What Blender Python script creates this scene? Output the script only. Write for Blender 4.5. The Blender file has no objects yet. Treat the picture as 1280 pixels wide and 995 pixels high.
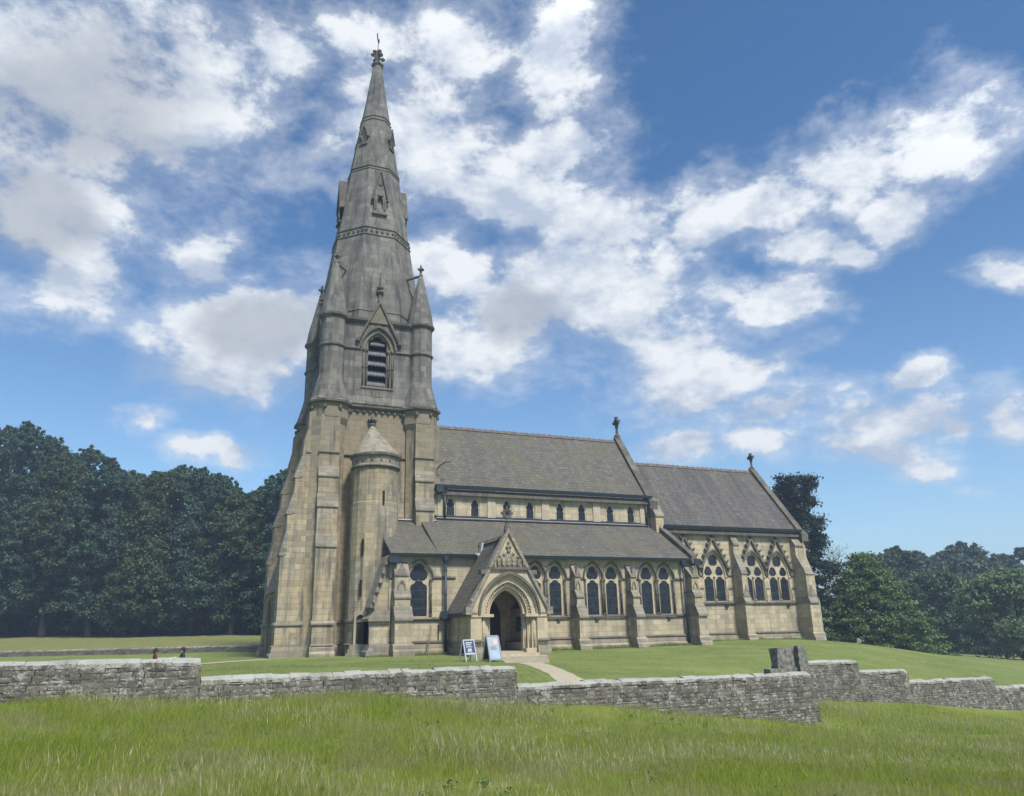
import bpy, math, random
import numpy as np
from mathutils import Vector, Euler
from mathutils.geometry import tessellate_polygon
random.seed(7)
RNG = np.random.default_rng(11)
scene = bpy.context.scene
COL = scene.collection
PI = math.pi

# ------------------------------------------------------------------ helpers
class MB:
    """collects polygons in a local frame (o + u*U + v*Z + w*N) into one mesh"""
    def __init__(self, o=(0, 0, 0), U=(1, 0, 0), N=(0, -1, 0)):
        self.v = []; self.f = []; self.sm = []; self.cuts = [0]
        self.o = Vector(o); self.U = Vector(U); self.N = Vector(N); self.smooth = False
    def P(self, u, v, w):
        return self.o + self.U * u + Vector((0, 0, v)) + self.N * w
    def add(self, vs, fs):
        b = len(self.v); self.v += [tuple(p) for p in vs]
        for f in fs: self.f.append([b + i for i in f]); self.sm.append(self.smooth)
        self.cuts.append(len(self.v))
    def prism(self, poly, w0, w1):
        """poly in (u,v), extruded along the normal from w0 to w1"""
        n = len(poly)
        vs = [self.P(u, v, w0) for u, v in poly] + [self.P(u, v, w1) for u, v in poly]
        fs = [list(range(n)), list(range(2 * n - 1, n - 1, -1))]
        fs += [[i, (i + 1) % n, n + (i + 1) % n, n + i] for i in range(n)]
        self.add(vs, fs)
    def side(self, poly, u0, u1):
        """poly in (w,v), extruded along U"""
        n = len(poly)
        vs = [self.P(u0, v, w) for w, v in poly] + [self.P(u1, v, w) for w, v in poly]
        fs = [list(range(n)), list(range(2 * n - 1, n - 1, -1))]
        fs += [[i, (i + 1) % n, n + (i + 1) % n, n + i] for i in range(n)]
        self.add(vs, fs)
    def box(self, u0, u1, v0, v1, w0, w1):
        self.prism([(u0, v0), (u1, v0), (u1, v1), (u0, v1)], w0, w1)
    def wbox(self, x0, x1, y0, y1, z0, z1):
        vs = [(x, y, z) for x in (x0, x1) for y in (y0, y1) for z in (z0, z1)]
        self.add(vs, [[0, 1, 3, 2], [4, 6, 7, 5], [0, 4, 5, 1], [2, 3, 7, 6], [0, 2, 6, 4], [1, 5, 7, 3]])
    def panel(self, outline, holes, w, depth):
        """flat wall with openings; the reveals run back by depth"""
        loops = [outline] + holes
        flat = [p for l in loops for p in l]
        tris = tessellate_polygon([[Vector((u, v, 0)) for u, v in l] for l in loops])
        b = len(self.v)
        self.v += [tuple(self.P(u, v, w)) for u, v in flat] + [tuple(self.P(u, v, w - depth)) for u, v in flat]
        n = len(flat); s = 0
        for t in tris: self.f.append([b + i for i in t]); self.sm.append(False)
        for l in loops:
            k = len(l)
            for i in range(k):
                j = (i + 1) % k
                self.f.append([b + s + i, b + s + j, b + n + s + j, b + n + s + i]); self.sm.append(False)
            s += k
        self.cuts.append(len(self.v))
    def merge(self, t):
        b = len(self.v); self.v += t.v; self.f += [[i + b for i in f] for f in t.f]; self.sm += t.sm; self.cuts += [c + b for c in t.cuts[1:]]
    def band(self, inner, outer, w0, w1, cap=True):
        """strip between two open polylines (u,v), thick from w0 (back) to w1 (front)"""
        n = len(inner)
        vs = [self.P(*p, w1) for p in inner] + [self.P(*p, w1) for p in outer] + [self.P(*p, w0) for p in inner] + [self.P(*p, w0) for p in outer]
        fs = []
        for i in range(n - 1):
            fs += [[i, i + 1, n + i + 1, n + i], [2 * n + i, 2 * n + i + 1, i + 1, i], [n + i, n + i + 1, 3 * n + i + 1, 3 * n + i]]
        if cap: fs += [[0, n, 3 * n, 2 * n], [n - 1, 2 * n - 1, 4 * n - 1, 3 * n - 1]]
        self.add(vs, fs)
    def lathe(self, prof, c=(0, 0), n=8, rot=None, cap=True):
        rot = PI / n if rot is None else rot
        vs = []; fs = []
        for r, z in prof:
            for i in range(n):
                a = rot + 2 * PI * i / n
                vs.append((c[0] + r * math.cos(a), c[1] + r * math.sin(a), z))
        for k in range(len(prof) - 1):
            for i in range(n):
                j = (i + 1) % n
                fs.append([k * n + i, k * n + j, (k + 1) * n + j, (k + 1) * n + i])
        if cap: fs += [list(range(n))[::-1], [(len(prof) - 1) * n + i for i in range(n)]]
        self.add(vs, fs)
    def tube(self, pts, radii, n=8, cap=True):
        pts = [Vector(p) for p in pts]
        if not hasattr(radii, '__len__'): radii = [radii] * len(pts)
        vs = []; fs = []; prev = None
        for k, p in enumerate(pts):
            d = (pts[min(k + 1, len(pts) - 1)] - pts[max(k - 1, 0)]).normalized()
            a = d.orthogonal().normalized() if prev is None else (prev - d * prev.dot(d)).normalized()
            prev = a; b = d.cross(a)
            for i in range(n):
                t = 2 * PI * i / n
                vs.append(p + (a * math.cos(t) + b * math.sin(t)) * radii[k])
        for k in range(len(pts) - 1):
            for i in range(n):
                j = (i + 1) % n
                fs.append([k * n + i, k * n + j, (k + 1) * n + j, (k + 1) * n + i])
        if cap: fs += [list(range(n))[::-1], [(len(pts) - 1) * n + i for i in range(n)]]
        self.add(vs, fs)
    def blob(self, c, r, n=7, m=5, jit=0.0):
        """rounded lump with its own radii"""
        c = Vector(c); r = (r, r, r) if not hasattr(r, '__len__') else r
        vs = []; fs = []
        for k in range(1, m):
            th = PI * k / m
            for i in range(n):
                a = 2 * PI * i / n; q = 1 + random.uniform(-jit, jit)
                vs.append(c + Vector((r[0] * math.sin(th) * math.cos(a) * q, r[1] * math.sin(th) * math.sin(a) * q, r[2] * math.cos(th) * q)))
        vs += [c + Vector((0, 0, r[2])), c - Vector((0, 0, r[2]))]
        t = len(vs) - 2
        for k in range(m - 2):
            for i in range(n):
                j = (i + 1) % n
                fs.append([k * n + i, (k + 1) * n + i, (k + 1) * n + j, k * n + j])
        for i in range(n):
            j = (i + 1) % n
            fs += [[t, i, j], [t + 1, (m - 2) * n + j, (m - 2) * n + i]]
        self.add(vs, fs)
    def build(self, name, mat, parent=None, loc=None, label=None, split=None):
        """links the mesh; pieces that stand apart become objects of their own, the largest one is returned"""
        if split is None: split = parent is not None and not any(w in name for w in ('tiles', 'louvre', 'relief', 'lettering', 'coping', 'band', 'branches', 'trunk', 'stonework', 'finial', 'notice'))
        cuts = sorted(set(self.cuts + [len(self.v)])); k = len(cuts) - 1
        root = list(range(k))
        def find(i):
            while root[i] != i: i = root[i]
            return i
        if split and k > 1:
            bb = []
            for a, b in zip(cuts, cuts[1:]):
                q = np.array(self.v[a:b]); bb.append((q.min(0) - .02, q.max(0) + .02))
            for i in range(k):
                for j in range(i):
                    if (bb[i][0] < bb[j][1]).all() and (bb[j][0] < bb[i][1]).all(): root[find(i)] = find(j)
        else: root = [0] * k
        vg = np.zeros(len(self.v), int)
        for i in range(k): vg[cuts[i]:cuts[i + 1]] = find(i) if split else 0
        outs = []
        for g in sorted(set(vg.tolist())):
            idx = np.nonzero(vg == g)[0]; remap = {int(i): n_ for n_, i in enumerate(idx)}
            fs = [(f, s_) for f, s_ in zip(self.f, self.sm) if vg[f[0]] == g]
            me = bpy.data.meshes.new(name)
            me.from_pydata([self.v[i] for i in idx], [], [[remap[i] for i in f] for f, _ in fs])
            if any(s_ for _, s_ in fs): me.polygons.foreach_set('use_smooth', [s_ for _, s_ in fs])
            me.validate(); me.materials.append(mat)
            o = bpy.data.objects.new(name, me); COL.objects.link(o)
            if parent is not None: o.parent = parent
            if loc is not None: o.location = loc
            if label: o['label'] = label
            outs.append((len(idx), o))
        return max(outs, key=lambda t: t[0])[1]

def tag(o, label=None, cat=None, group=None, kind=None):
    if label: o['label'] = label
    if cat: o['category'] = cat
    if group: o['group'] = group
    if kind: o['kind'] = kind
    return o
def thing(name, loc, label, cat, group=None, rot=0):
    o = bpy.data.objects.new(name, None); COL.objects.link(o)
    o.location = loc; o.rotation_euler = (0, 0, rot); o.empty_display_size = .5
    return tag(o, label, cat, group)
def copy_tree(o, parent=None, loc=None):
    c = o.copy(); COL.objects.link(c)
    if parent is not None: c.parent = parent
    if loc is not None: c.location = loc
    for ch in list(o.children): copy_tree(ch, c)
    return c
def np_mesh(name, V, F, mat):
    """V (n,3), F (m,k) all the same size k"""
    me = bpy.data.meshes.new(name)
    k = F.shape[1]
    me.vertices.add(len(V)); me.vertices.foreach_set('co', np.ascontiguousarray(V, np.float32).ravel())
    me.loops.add(F.size); me.loops.foreach_set('vertex_index', np.ascontiguousarray(F, np.int32).ravel())
    me.polygons.add(len(F)); me.polygons.foreach_set('loop_start', np.arange(0, F.size, k, dtype=np.int32))
    me.update(calc_edges=True); me.materials.append(mat)
    return me

def arch(c, a, zs, rise, n=9):
    """pointed (or round) two-centred arch, left spring to right spring"""
    R = (a * a + rise * rise) / (2 * a); cx = R - a
    th = math.asin(min(1, rise / R))
    if rise < a: th = PI - th if cx < 0 else th
    L = []
    for i in range(n + 1):
        t = th * i / n
        L.append((c + cx - R * math.cos(t), zs + R * math.sin(t)))
    return L + [(2 * c - u, v) for u, v in L[-2::-1]]
def arched(c, a, z0, zs, rise, n=9):
    return [(c - a, z0)] + arch(c, a, zs, rise, n) + [(c + a, z0)]
def foil(c, z, r, lobes=3, n=30, k=.3, ph=PI / 2):
    return [(c + math.cos(t + ph) * r * (1 - k + k * abs(math.cos(lobes * t / 2))), z + math.sin(t + ph) * r * (1 - k + k * abs(math.cos(lobes * t / 2))))
            for t in [2 * PI * i / n for i in range(n)]]
def cusped(c, a, z0, zt):
    """lancet light with a small cusped head"""
    h = a * .95
    return [(c - a, z0), (c - a, zt - h), (c - a * .95, zt - h * .62), (c - a * .74, zt - h * .46), (c - a * .56, zt - h * .4), (c - a * .48, zt - h * .2), (c - a * .28, zt - h * .04), (c, zt),
            (c + a * .28, zt - h * .04), (c + a * .48, zt - h * .2), (c + a * .56, zt - h * .4), (c + a * .74, zt - h * .46), (c + a * .95, zt - h * .62), (c + a, zt - h), (c + a, z0)]

# ------------------------------------------------------------------ materials
class NT:
    def __init__(self, mat):
        self.t = mat.node_tree; self.t.nodes.clear()
    def n(self, ty, props=None, **inp):
        nd = self.t.nodes.new(ty)
        for k, v in (props or {}).items(): setattr(nd, k, v)
        for k, v in inp.items():
            k = int(k[1:]) if k[0] == 'i' and k[1:].isdigit() else k.replace('_', ' ')
            if isinstance(v, bpy.types.NodeSocket): self.t.links.new(v, nd.inputs[k])
            else: nd.inputs[k].default_value = v
        return nd
    def math(self, op, a, b=0.0, c=0.0, clamp=False):
        return self.n('ShaderNodeMath', {'operation': op, 'use_clamp': clamp}, i0=a, i1=b, i2=c).outputs[0]
    def mix(self, f, a, b, mode='MIX'):
        nd = self.t.nodes.new('ShaderNodeMix'); nd.data_type = 'RGBA'; nd.blend_type = mode
        for i, v in ((0, f), (6, a), (7, b)):
            if isinstance(v, bpy.types.NodeSocket): self.t.links.new(v, nd.inputs[i])
            else: nd.inputs[i].default_value = (*v, 1) if hasattr(v, '__len__') and len(v) == 3 else v
        return nd.outputs[2]
    def ramp(self, f, stops, interp='LINEAR'):
        nd = self.t.nodes.new('ShaderNodeValToRGB'); self.t.links.new(f, nd.inputs[0])
        cr = nd.color_ramp; cr.interpolation = interp
        while len(cr.elements) < len(stops): cr.elements.new(.5)
        for e, (p, c) in zip(cr.elements, stops):
            e.position = p; e.color = (*c, 1) if hasattr(c, '__len__') else (c, c, c, 1)
        return nd.outputs[0]
    def noise(self, vec, scale, detail=4, rough=.55, dist=0.0):
        return self.n('ShaderNodeTexNoise', None, Vector=vec, Scale=scale, Detail=detail, Roughness=rough, Distortion=dist).outputs[0]
    def scl(self, vec, s):
        return self.n('ShaderNodeVectorMath', {'operation': 'MULTIPLY'}, i0=vec, i1=s).outputs[0]
    def pos(self): return self.n('ShaderNodeNewGeometry')
    def out(self, col, rough=.85, bump=None, bs=.3, bd=.02, spec=.3, **kw):
        b = self.n('ShaderNodeBsdfPrincipled', None, Base_Color=col if not isinstance(col, tuple) else (*col, 1), Roughness=rough, **kw)
        b.inputs['Specular IOR Level'].default_value = spec
        if bump is not None:
            bp = self.n('ShaderNodeBump', None, Strength=bs, Distance=bd, Height=bump)
            self.t.links.new(bp.outputs[0], b.inputs['Normal'])
        o = self.n('ShaderNodeOutputMaterial'); self.t.links.new(b.outputs[0], o.inputs[0])
        return b
def newmat(name):
    m = bpy.data.materials.new(name); m.use_nodes = True
    return m, NT(m)

def stone(name, c1, c2, mort, stain, warm, warm_amt=.5, streak=.5, bw=.62, bh=.3, mk=.012, rough=.9, grade=None):
    m, t = newmat(name)
    g = t.pos(); P = g.outputs['Position']; N = g.outputs['True Normal']
    sp = t.n('ShaderNodeSeparateXYZ', None, Vector=P); sn = t.n('ShaderNodeSeparateXYZ', None, Vector=N)
    u = t.math('SUBTRACT', t.math('MULTIPLY', sp.outputs[1], sn.outputs[0]), t.math('MULTIPLY', sp.outputs[0], sn.outputs[1]))
    flat = t.math('GREATER_THAN', t.math('ABSOLUTE', sn.outputs[2]), .92)
    u = t.math('ADD', u, t.math('MULTIPLY', flat, sp.outputs[0]))
    v = t.math('ADD', sp.outputs[2], t.math('MULTIPLY', flat, sp.outputs[1]))
    uv = t.n('ShaderNodeCombineXYZ', None, X=u, Y=v).outputs[0]
    br = t.n('ShaderNodeTexBrick', None, Vector=uv, Color1=(0, 0, 0, 1), Color2=(1, 1, 1, 1), Mortar=(.5, .5, .5, 1), Scale=1.0)
    br.inputs['Mortar Size'].default_value = mk; br.inputs['Mortar Smooth'].default_value = .3
    br.inputs['Brick Width'].default_value = bw; br.inputs['Row Height'].default_value = bh; br.inputs['Bias'].default_value = 0
    blk = br.outputs['Color']
    n1 = t.noise(P, .35, 5, .6); n2 = t.noise(P, 2.2, 5, .65); n3 = t.noise(P, 14, 3, .6)
    col = t.mix(blk, c1, c2)
    col = t.mix(t.math('MULTIPLY', t.ramp(n1, [(.38, 0.), (.62, 1.)]), warm_amt), col, warm)
    col = t.mix(t.math('MULTIPLY', t.ramp(blk, [(0., 1.), (.3, 0.)]), .4), col, tuple(a * .62 + .02 for a in c1))
    col = t.mix(t.math('MULTIPLY', t.ramp(blk, [(.78, 0.), (1., 1.)]), .25), col, tuple(min(1, a * 1.12) for a in warm))
    sv = t.noise(t.scl(P, (2.6, 2.6, .22)), 1.0, 5, .65)
    st = t.math('MULTIPLY', t.ramp(sv, [(.46, 0.), (.68, 1.)]), streak)
    if grade:
        z0, z1 = grade
        gr = t.n('ShaderNodeMapRange', None, Value=t.math('ADD', sp.outputs[2], t.math('MULTIPLY', n1, 6.0)), i1=z0 + 3, i2=z1 + 3).outputs[0]
        st = t.math('MAXIMUM', st, t.math('MULTIPLY', gr, .8))
    col = t.mix(st, col, stain)
    col = t.mix(t.math('MULTIPLY', t.ramp(n2, [(.5, 0.), (.72, 1.)]), .45), col, stain)
    col = t.mix(t.math('MULTIPLY', br.outputs['Fac'], .55), col, mort)
    col = t.mix(.35, col, t.ramp(n3, [(.25, .35), (.75, .75)]), 'OVERLAY')
    h = t.math('ADD', t.math('MULTIPLY', br.outputs['Fac'], -.6), t.math('ADD', t.math('MULTIPLY', n3, .25), t.math('MULTIPLY', blk, .12)))
    t.out(col, rough, h, .5, .03, .2)
    return m

def slate(name, c1, c2, moss, bw=.34, bh=.24, streak=.3):
    m, t = newmat(name)
    g = t.pos(); P = g.outputs['Position']; N = g.outputs['True Normal']
    sp = t.n('ShaderNodeSeparateXYZ', None, Vector=P); sn = t.n('ShaderNodeSeparateXYZ', None, Vector=N)
    horiz = t.math('SQRT', t.math('ADD', t.math('POWER', sn.outputs[0], 2.0), t.math('POWER', sn.outputs[1], 2.0)))
    u = t.math('DIVIDE', t.math('SUBTRACT', t.math('MULTIPLY', sp.outputs[1], sn.outputs[0]), t.math('MULTIPLY', sp.outputs[0], sn.outputs[1])), horiz)
    v = t.math('DIVIDE', sp.outputs[2], horiz)
    uv = t.n('ShaderNodeCombineXYZ', None, X=u, Y=v).outputs[0]
    br = t.n('ShaderNodeTexBrick', None, Vector=uv, Color1=(0, 0, 0, 1), Color2=(1, 1, 1, 1), Mortar=(.5, .5, .5, 1), Scale=1.0)
    br.inputs['Mortar Size'].default_value = .012; br.inputs['Brick Width'].default_value = bw; br.inputs['Row Height'].default_value = bh
    n1 = t.noise(P, .45, 5, .6); n2 = t.noise(P, 3., 4, .6)
    cs = t.n('ShaderNodeCombineXYZ', None, X=t.math('MULTIPLY', u, 1.6), Y=t.math('MULTIPLY', v, .12)).outputs[0]
    sv = t.noise(cs, 1.3, 5, .65)
    col = t.mix(br.outputs['Color'], c1, c2)
    col = t.mix(t.ramp(n1, [(.42, 0.), (.62, .9)]), col, moss)
    col = t.mix(t.math('MULTIPLY', t.ramp(sv, [(.42, 0.), (.7, 1.)]), streak), col, (.035, .036, .038))
    col = t.mix(t.math('MULTIPLY', t.ramp(n2, [(.55, 0.), (.75, 1.)]), .5), col, (.19, .18, .15))
    col = t.mix(t.math('MULTIPLY', br.outputs['Fac'], .75), col, (.03, .03, .03))
    # each course laps over the one below
    lap = t.math('FRACT', t.math('DIVIDE', v, bh))
    h = t.math('ADD', t.math('MULTIPLY', lap, -.7), t.math('ADD', t.math('MULTIPLY', br.outputs['Color'], .3), t.math('MULTIPLY', br.outputs['Fac'], -.4)))
    t.out(col, .8, h, .5, .03, .3)
    return m

def plain(name, c, rough=.6, vary=.15, scale=6, spec=.3, metal=0.0):
    m, t = newmat(name)
    P = t.pos().outputs['Position']
    n = t.noise(P, scale, 4, .6)
    col = t.mix(t.ramp(n, [(.3, 0.), (.7, 1.)]), tuple(x * (1 - vary) for x in c), tuple(min(1, x * (1 + vary)) for x in c))
    t.out(col, rough, n, .15, .01, spec, Metallic=metal)
    return m

M = {}
M['warm'] = stone('ashlar warm', (.33, .285, .205), (.445, .39, .285), (.2, .175, .13), (.17, .155, .128), (.47, .375, .225), .55, .6)
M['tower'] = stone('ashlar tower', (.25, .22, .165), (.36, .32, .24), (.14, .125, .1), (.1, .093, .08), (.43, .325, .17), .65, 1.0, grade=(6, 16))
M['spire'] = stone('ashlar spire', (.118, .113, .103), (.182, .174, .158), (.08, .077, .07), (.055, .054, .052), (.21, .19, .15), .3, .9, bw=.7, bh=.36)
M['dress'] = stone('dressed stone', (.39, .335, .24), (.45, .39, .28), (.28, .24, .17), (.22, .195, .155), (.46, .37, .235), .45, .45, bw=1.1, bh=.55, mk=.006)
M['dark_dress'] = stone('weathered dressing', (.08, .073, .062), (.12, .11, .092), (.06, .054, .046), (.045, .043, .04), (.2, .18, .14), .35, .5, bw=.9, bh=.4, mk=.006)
M['slope'] = stone('weathered slope stone', (.19, .172, .14), (.27, .245, .195), (.12, .11, .09), (.1, .093, .083), (.32, .27, .19), .4, .5, bw=.8, bh=.2)
M['base'] = stone('plinth stone', (.24, .215, .165), (.33, .295, .22), (.15, .13, .1), (.12, .112, .095), (.33, .28, .18), .3, .6)
M['slate'] = slate('stone slate', (.082, .075, .064), (.128, .118, .1), (.112, .105, .072))
M['slate2'] = slate('chancel slate', (.085, .077, .07), (.125, .114, .102), (.1, .09, .08), streak=.8)
M['louvre'] = plain('weathered louvre', (.11, .115, .12), .7, .25, 3)
M['stile'] = plain('stile stone', (.17, .162, .142), .95, .65, 8, .15)
M['lead'] = plain('lead sheet', (.2, .2, .2), .5, .2, 2, .4)
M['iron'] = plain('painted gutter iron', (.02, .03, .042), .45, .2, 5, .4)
M['terracotta'] = plain('ridge tile', (.125, .103, .09), .9, .35, 2)
M['white'] = plain('white paint', (.42, .43, .44), .5, .05)
M['oak'] = plain('old oak', (.035, .026, .02), .7, .3, 4)
M['wood'] = plain('weathered pole wood', (.16, .13, .09), .8, .3, 8)
M['black'] = plain('opening shade', (.012, .012, .014), .9, .2)  # black that stands for the shade inside openings
M['gold'] = plain('weathered copper', (.08, .1, .09), .5, .3, 9, .5, .6)

def glass():
    m, t = newmat('leaded glass')
    P = t.pos().outputs['Position']
    sp = t.n('ShaderNodeSeparateXYZ', None, Vector=P)
    uv = t.n('ShaderNodeCombineXYZ', None, X=t.math('ADD', sp.outputs[0], sp.outputs[1]), Y=sp.outputs[2]).outputs[0]
    br = t.n('ShaderNodeTexBrick', None, Vector=uv, Color1=(.006, .009, .014, 1), Color2=(.022, .028, .036, 1), Mortar=(.03, .033, .036, 1), Scale=1.0)
    br.offset = 0; br.inputs['Mortar Size'].default_value = .008; br.inputs['Brick Width'].default_value = .14; br.inputs['Row Height'].default_value = .2
    bar = t.math('LESS_THAN', t.math('FRACT', t.math('MULTIPLY', sp.outputs[2], 2.2)), .07)
    n = t.noise(P, 5, 2)
    col = t.mix(t.math('MULTIPLY', bar, .5), br.outputs['Color'], (.06, .066, .07))
    t.out(col, .25, t.math('ADD', n, t.math('MULTIPLY', br.outputs['Color'], .5)), .35, .03, .3)
    return m
M['glass'] = glass()

def rubble(name, lich=.0):
    m, t = newmat(name)
    g = t.pos(); P = g.outputs['Position']; sn = t.n('ShaderNodeSeparateXYZ', None, Vector=g.outputs['Normal'])
    rnd = g.outputs['Random Per Island']
    n1 = t.noise(P, 1.1, 6, .7); n2 = t.noise(P, 9, 5, .7); n3 = t.noise(P, 26, 4, .7); n4 = t.noise(P, 3.2, 5, .7)
    col = t.ramp(t.math('ADD', t.math('MULTIPLY', rnd, .65), t.math('MULTIPLY', n2, .35)), [(.12, (.078, .072, .061)), (.4, (.115, .106, .088)), (.7, (.155, .141, .114)), (.95, (.21, .19, .15))])
    # pale lichen plates: a pattern of their own, most on the weather tops
    up = t.math('MULTIPLY', t.math('MAXIMUM', sn.outputs[2], 0.0), .13)
    lm = t.ramp(t.math('ADD', t.math('ADD', t.math('MULTIPLY', n4, .55), t.math('MULTIPLY', n3, .45)), t.math('ADD', up, lich)), [(.525, 0.), (.6, 1.)])
    col = t.mix(t.math('MULTIPLY', lm, .85), col, (.37, .365, .33))
    col = t.mix(t.math('MULTIPLY', t.ramp(n1, [(.5, 0.), (.7, 1.)]), .4), col, (.1, .094, .08))
    mo = t.ramp(t.noise(P, 1.7, 4, .6), [(.58, 0.), (.7, .4)])
    col = t.mix(mo, col, (.12, .13, .06))
    t.out(col, .95, t.math('ADD', n3, t.math('MULTIPLY', n2, 1.2)), .6, .03, .15)
    return m
M['rubble'] = rubble('field stone'); M['coping'] = rubble('lichen coping', .035); M['far_rubble'] = rubble('grey field stone', -.08)

def leafmat(name, cols, trans=.25, patch=None):
    m, t = newmat(name)
    g = t.pos(); P = g.outputs['Position']
    r = g.outputs['Random Per Island']
    n = t.noise(P, .35, 3, .6)
    f = t.math('ADD', t.math('MULTIPLY', r, .6), t.math('MULTIPLY', n, .4))
    k = len(cols)
    col = t.ramp(f, [(.15 + .7 * i / (k - 1), c) for i, c in enumerate(cols)])
    if patch: col = t.mix(t.ramp(t.noise(P, .8, 5, .65), [(.45, 0.), (.63, .85)]), col, patch)
    d = t.n('ShaderNodeBsdfPrincipled', None, Base_Color=col, Roughness=.6); d.inputs['Specular IOR Level'].default_value = .25
    tr = t.n('ShaderNodeBsdfTranslucent', None, Color=t.mix(.12, col, (.12, .16, .02)))
    mx = t.n('ShaderNodeMixShader', None, i0=trans, i1=d.outputs[0], i2=tr.outputs[0])
    o = t.n('ShaderNodeOutputMaterial'); t.t.links.new(mx.outputs[0], o.inputs[0])
    return m
M['leaf_wood'] = leafmat('woodland leaf', [(.03, .06, .037), (.052, .095, .05), (.076, .125, .062), (.105, .145, .072)])
M['leaf_wood2'] = leafmat('woodland leaf olive', [(.03, .055, .028), (.052, .085, .038), (.078, .115, .048), (.105, .138, .058)])
M['leaf_wood3'] = leafmat('woodland leaf blue', [(.028, .06, .044), (.046, .09, .06), (.068, .12, .076), (.092, .145, .088)])
M['leaf_yew'] = leafmat('dark conifer leaf', [(.01, .022, .014), (.018, .036, .022), (.03, .052, .028)], .12)
M['leaf_lime'] = leafmat('fresh leaf', [(.03, .066, .026), (.07, .125, .042), (.12, .185, .058), (.19, .24, .08)])
M['leaf_mid'] = leafmat('parkland leaf', [(.038, .075, .04), (.065, .115, .056), (.1, .155, .07), (.135, .185, .085)])
M['leaf_right'] = leafmat('pale park leaf', [(.08, .13, .06), (.13, .195, .085), (.18, .245, .105), (.22, .275, .13)])
M['leaf_far'] = leafmat('far leaf', [(.05, .08, .054), (.075, .115, .07), (.105, .145, .082)])
M['bark'] = plain('bark', (.02, .018, .016), .95, .35, 5)
M['twig'] = plain('bare twig', (.2, .18, .15), .9, .25, 5)
M['blade'] = leafmat('meadow grass blade', [(.17, .255, .022), (.24, .33, .03), (.31, .39, .045), (.38, .435, .075), (.46, .46, .17)], .5, (.4, .385, .18))
M['weed'] = leafmat('weed leaf', [(.06, .12, .025), (.09, .165, .035), (.13, .2, .05)], .3)
M['lawn_blade'] = leafmat('lawn blade', [(.12, .175, .045), (.17, .225, .06), (.23, .265, .08), (.29, .3, .12)], .35)
M['seed'] = leafmat('grass seed head', [(.4, .37, .19), (.48, .45, .26), (.6, .57, .38)], .4)

# ------------------------------------------------------------------ the church
S_U, S_N = (1, 0, 0), (0, -1, 0)
YR = 7.08            # nave and tower axis
YC, YCH = 3.55, 2.94
church = thing('church', (0, 0, 0), 'pale stone gothic church with slate roofs, gabled porch and tall octagonal spire', 'church')

def P_(name, mb, mat, parent=church, **k): return mb.build(name, M[mat], parent, **k)
def south(y): return MB((0, y, 0), S_U, S_N)
def S3(v): return v

def string_course(mb, u0, u1, z, w=0.0, h=.12, p=.1):
    mb.side([(w - .02, z - h / 2), (w + p * .6, z - h / 2), (w + p, z - h * .1), (w + p, z + h * .2), (w - .02, z + h / 2 + .06)], u0, u1)

# --- south aisle
BAY = [5.30 + 3.646 * i for i in range(4)]
AL = [b + s * .62 for b in BAY[1:] for s in (-1, 1)]          # aisle lancets
ARC = dict(a=.5, zs=3.74, rise=.74)
W0 = 1.6                                                       # wider window in the west bay
holes = [arched(x, .57, 1.76, 3.84, .86) for x in AL] + [arched(W0, .64, 1.84, 3.78, .86)]
aw = south(0)
aw.panel([(0, -.9), (18.95, -.9), (18.95, 5.0), (0, 5.0)], holes, 0, .32)
aw.wbox(-.0, 18.95, .32, .5, -.9, 5.0)
aw.wbox(.003, .32, .5, 4.2, -.9, 4.99); aw.wbox(18.65, 18.947, .5, 3.6, -.9, 4.99)
P_('aisle_wall', aw, 'warm')

pl = south(0)
pl.side([(-.05, -.9), (.26, -.9), (.26, .18), (.16, .28), (.16, .5), (.0, .56), (-.05, .56)], .02, 3.2)
pl.side([(-.05, -.9), (.26, -.9), (.26, .18), (.16, .28), (.16, .5), (.0, .56), (-.05, .56)], 7.28, 18.93)
P_('plinth', pl, 'base')
sc = south(0)
for u0, u1 in ((.02, 3.2), (7.28, 18.93)):
    string_course(sc, u0, u1, .57, .12, .07, .08)
    string_course(sc, u0, u1, 1.72, 0, .12, .13)
for u0, u1 in ((.0, .94), (2.26, 3.6), (7.0, AL[0] - .59), (AL[1] + .59, AL[2] - .59), (AL[3] + .59, AL[4] - .59), (AL[5] + .59, 18.9)):
    if u1 > u0: string_course(sc, u0, u1, 3.82, 0, .08, .08)
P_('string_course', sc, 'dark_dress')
co = south(0); co.box(.02, 18.93, 4.88, 4.99, 0, .14)
P_('cornice', co, 'dress')

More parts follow.
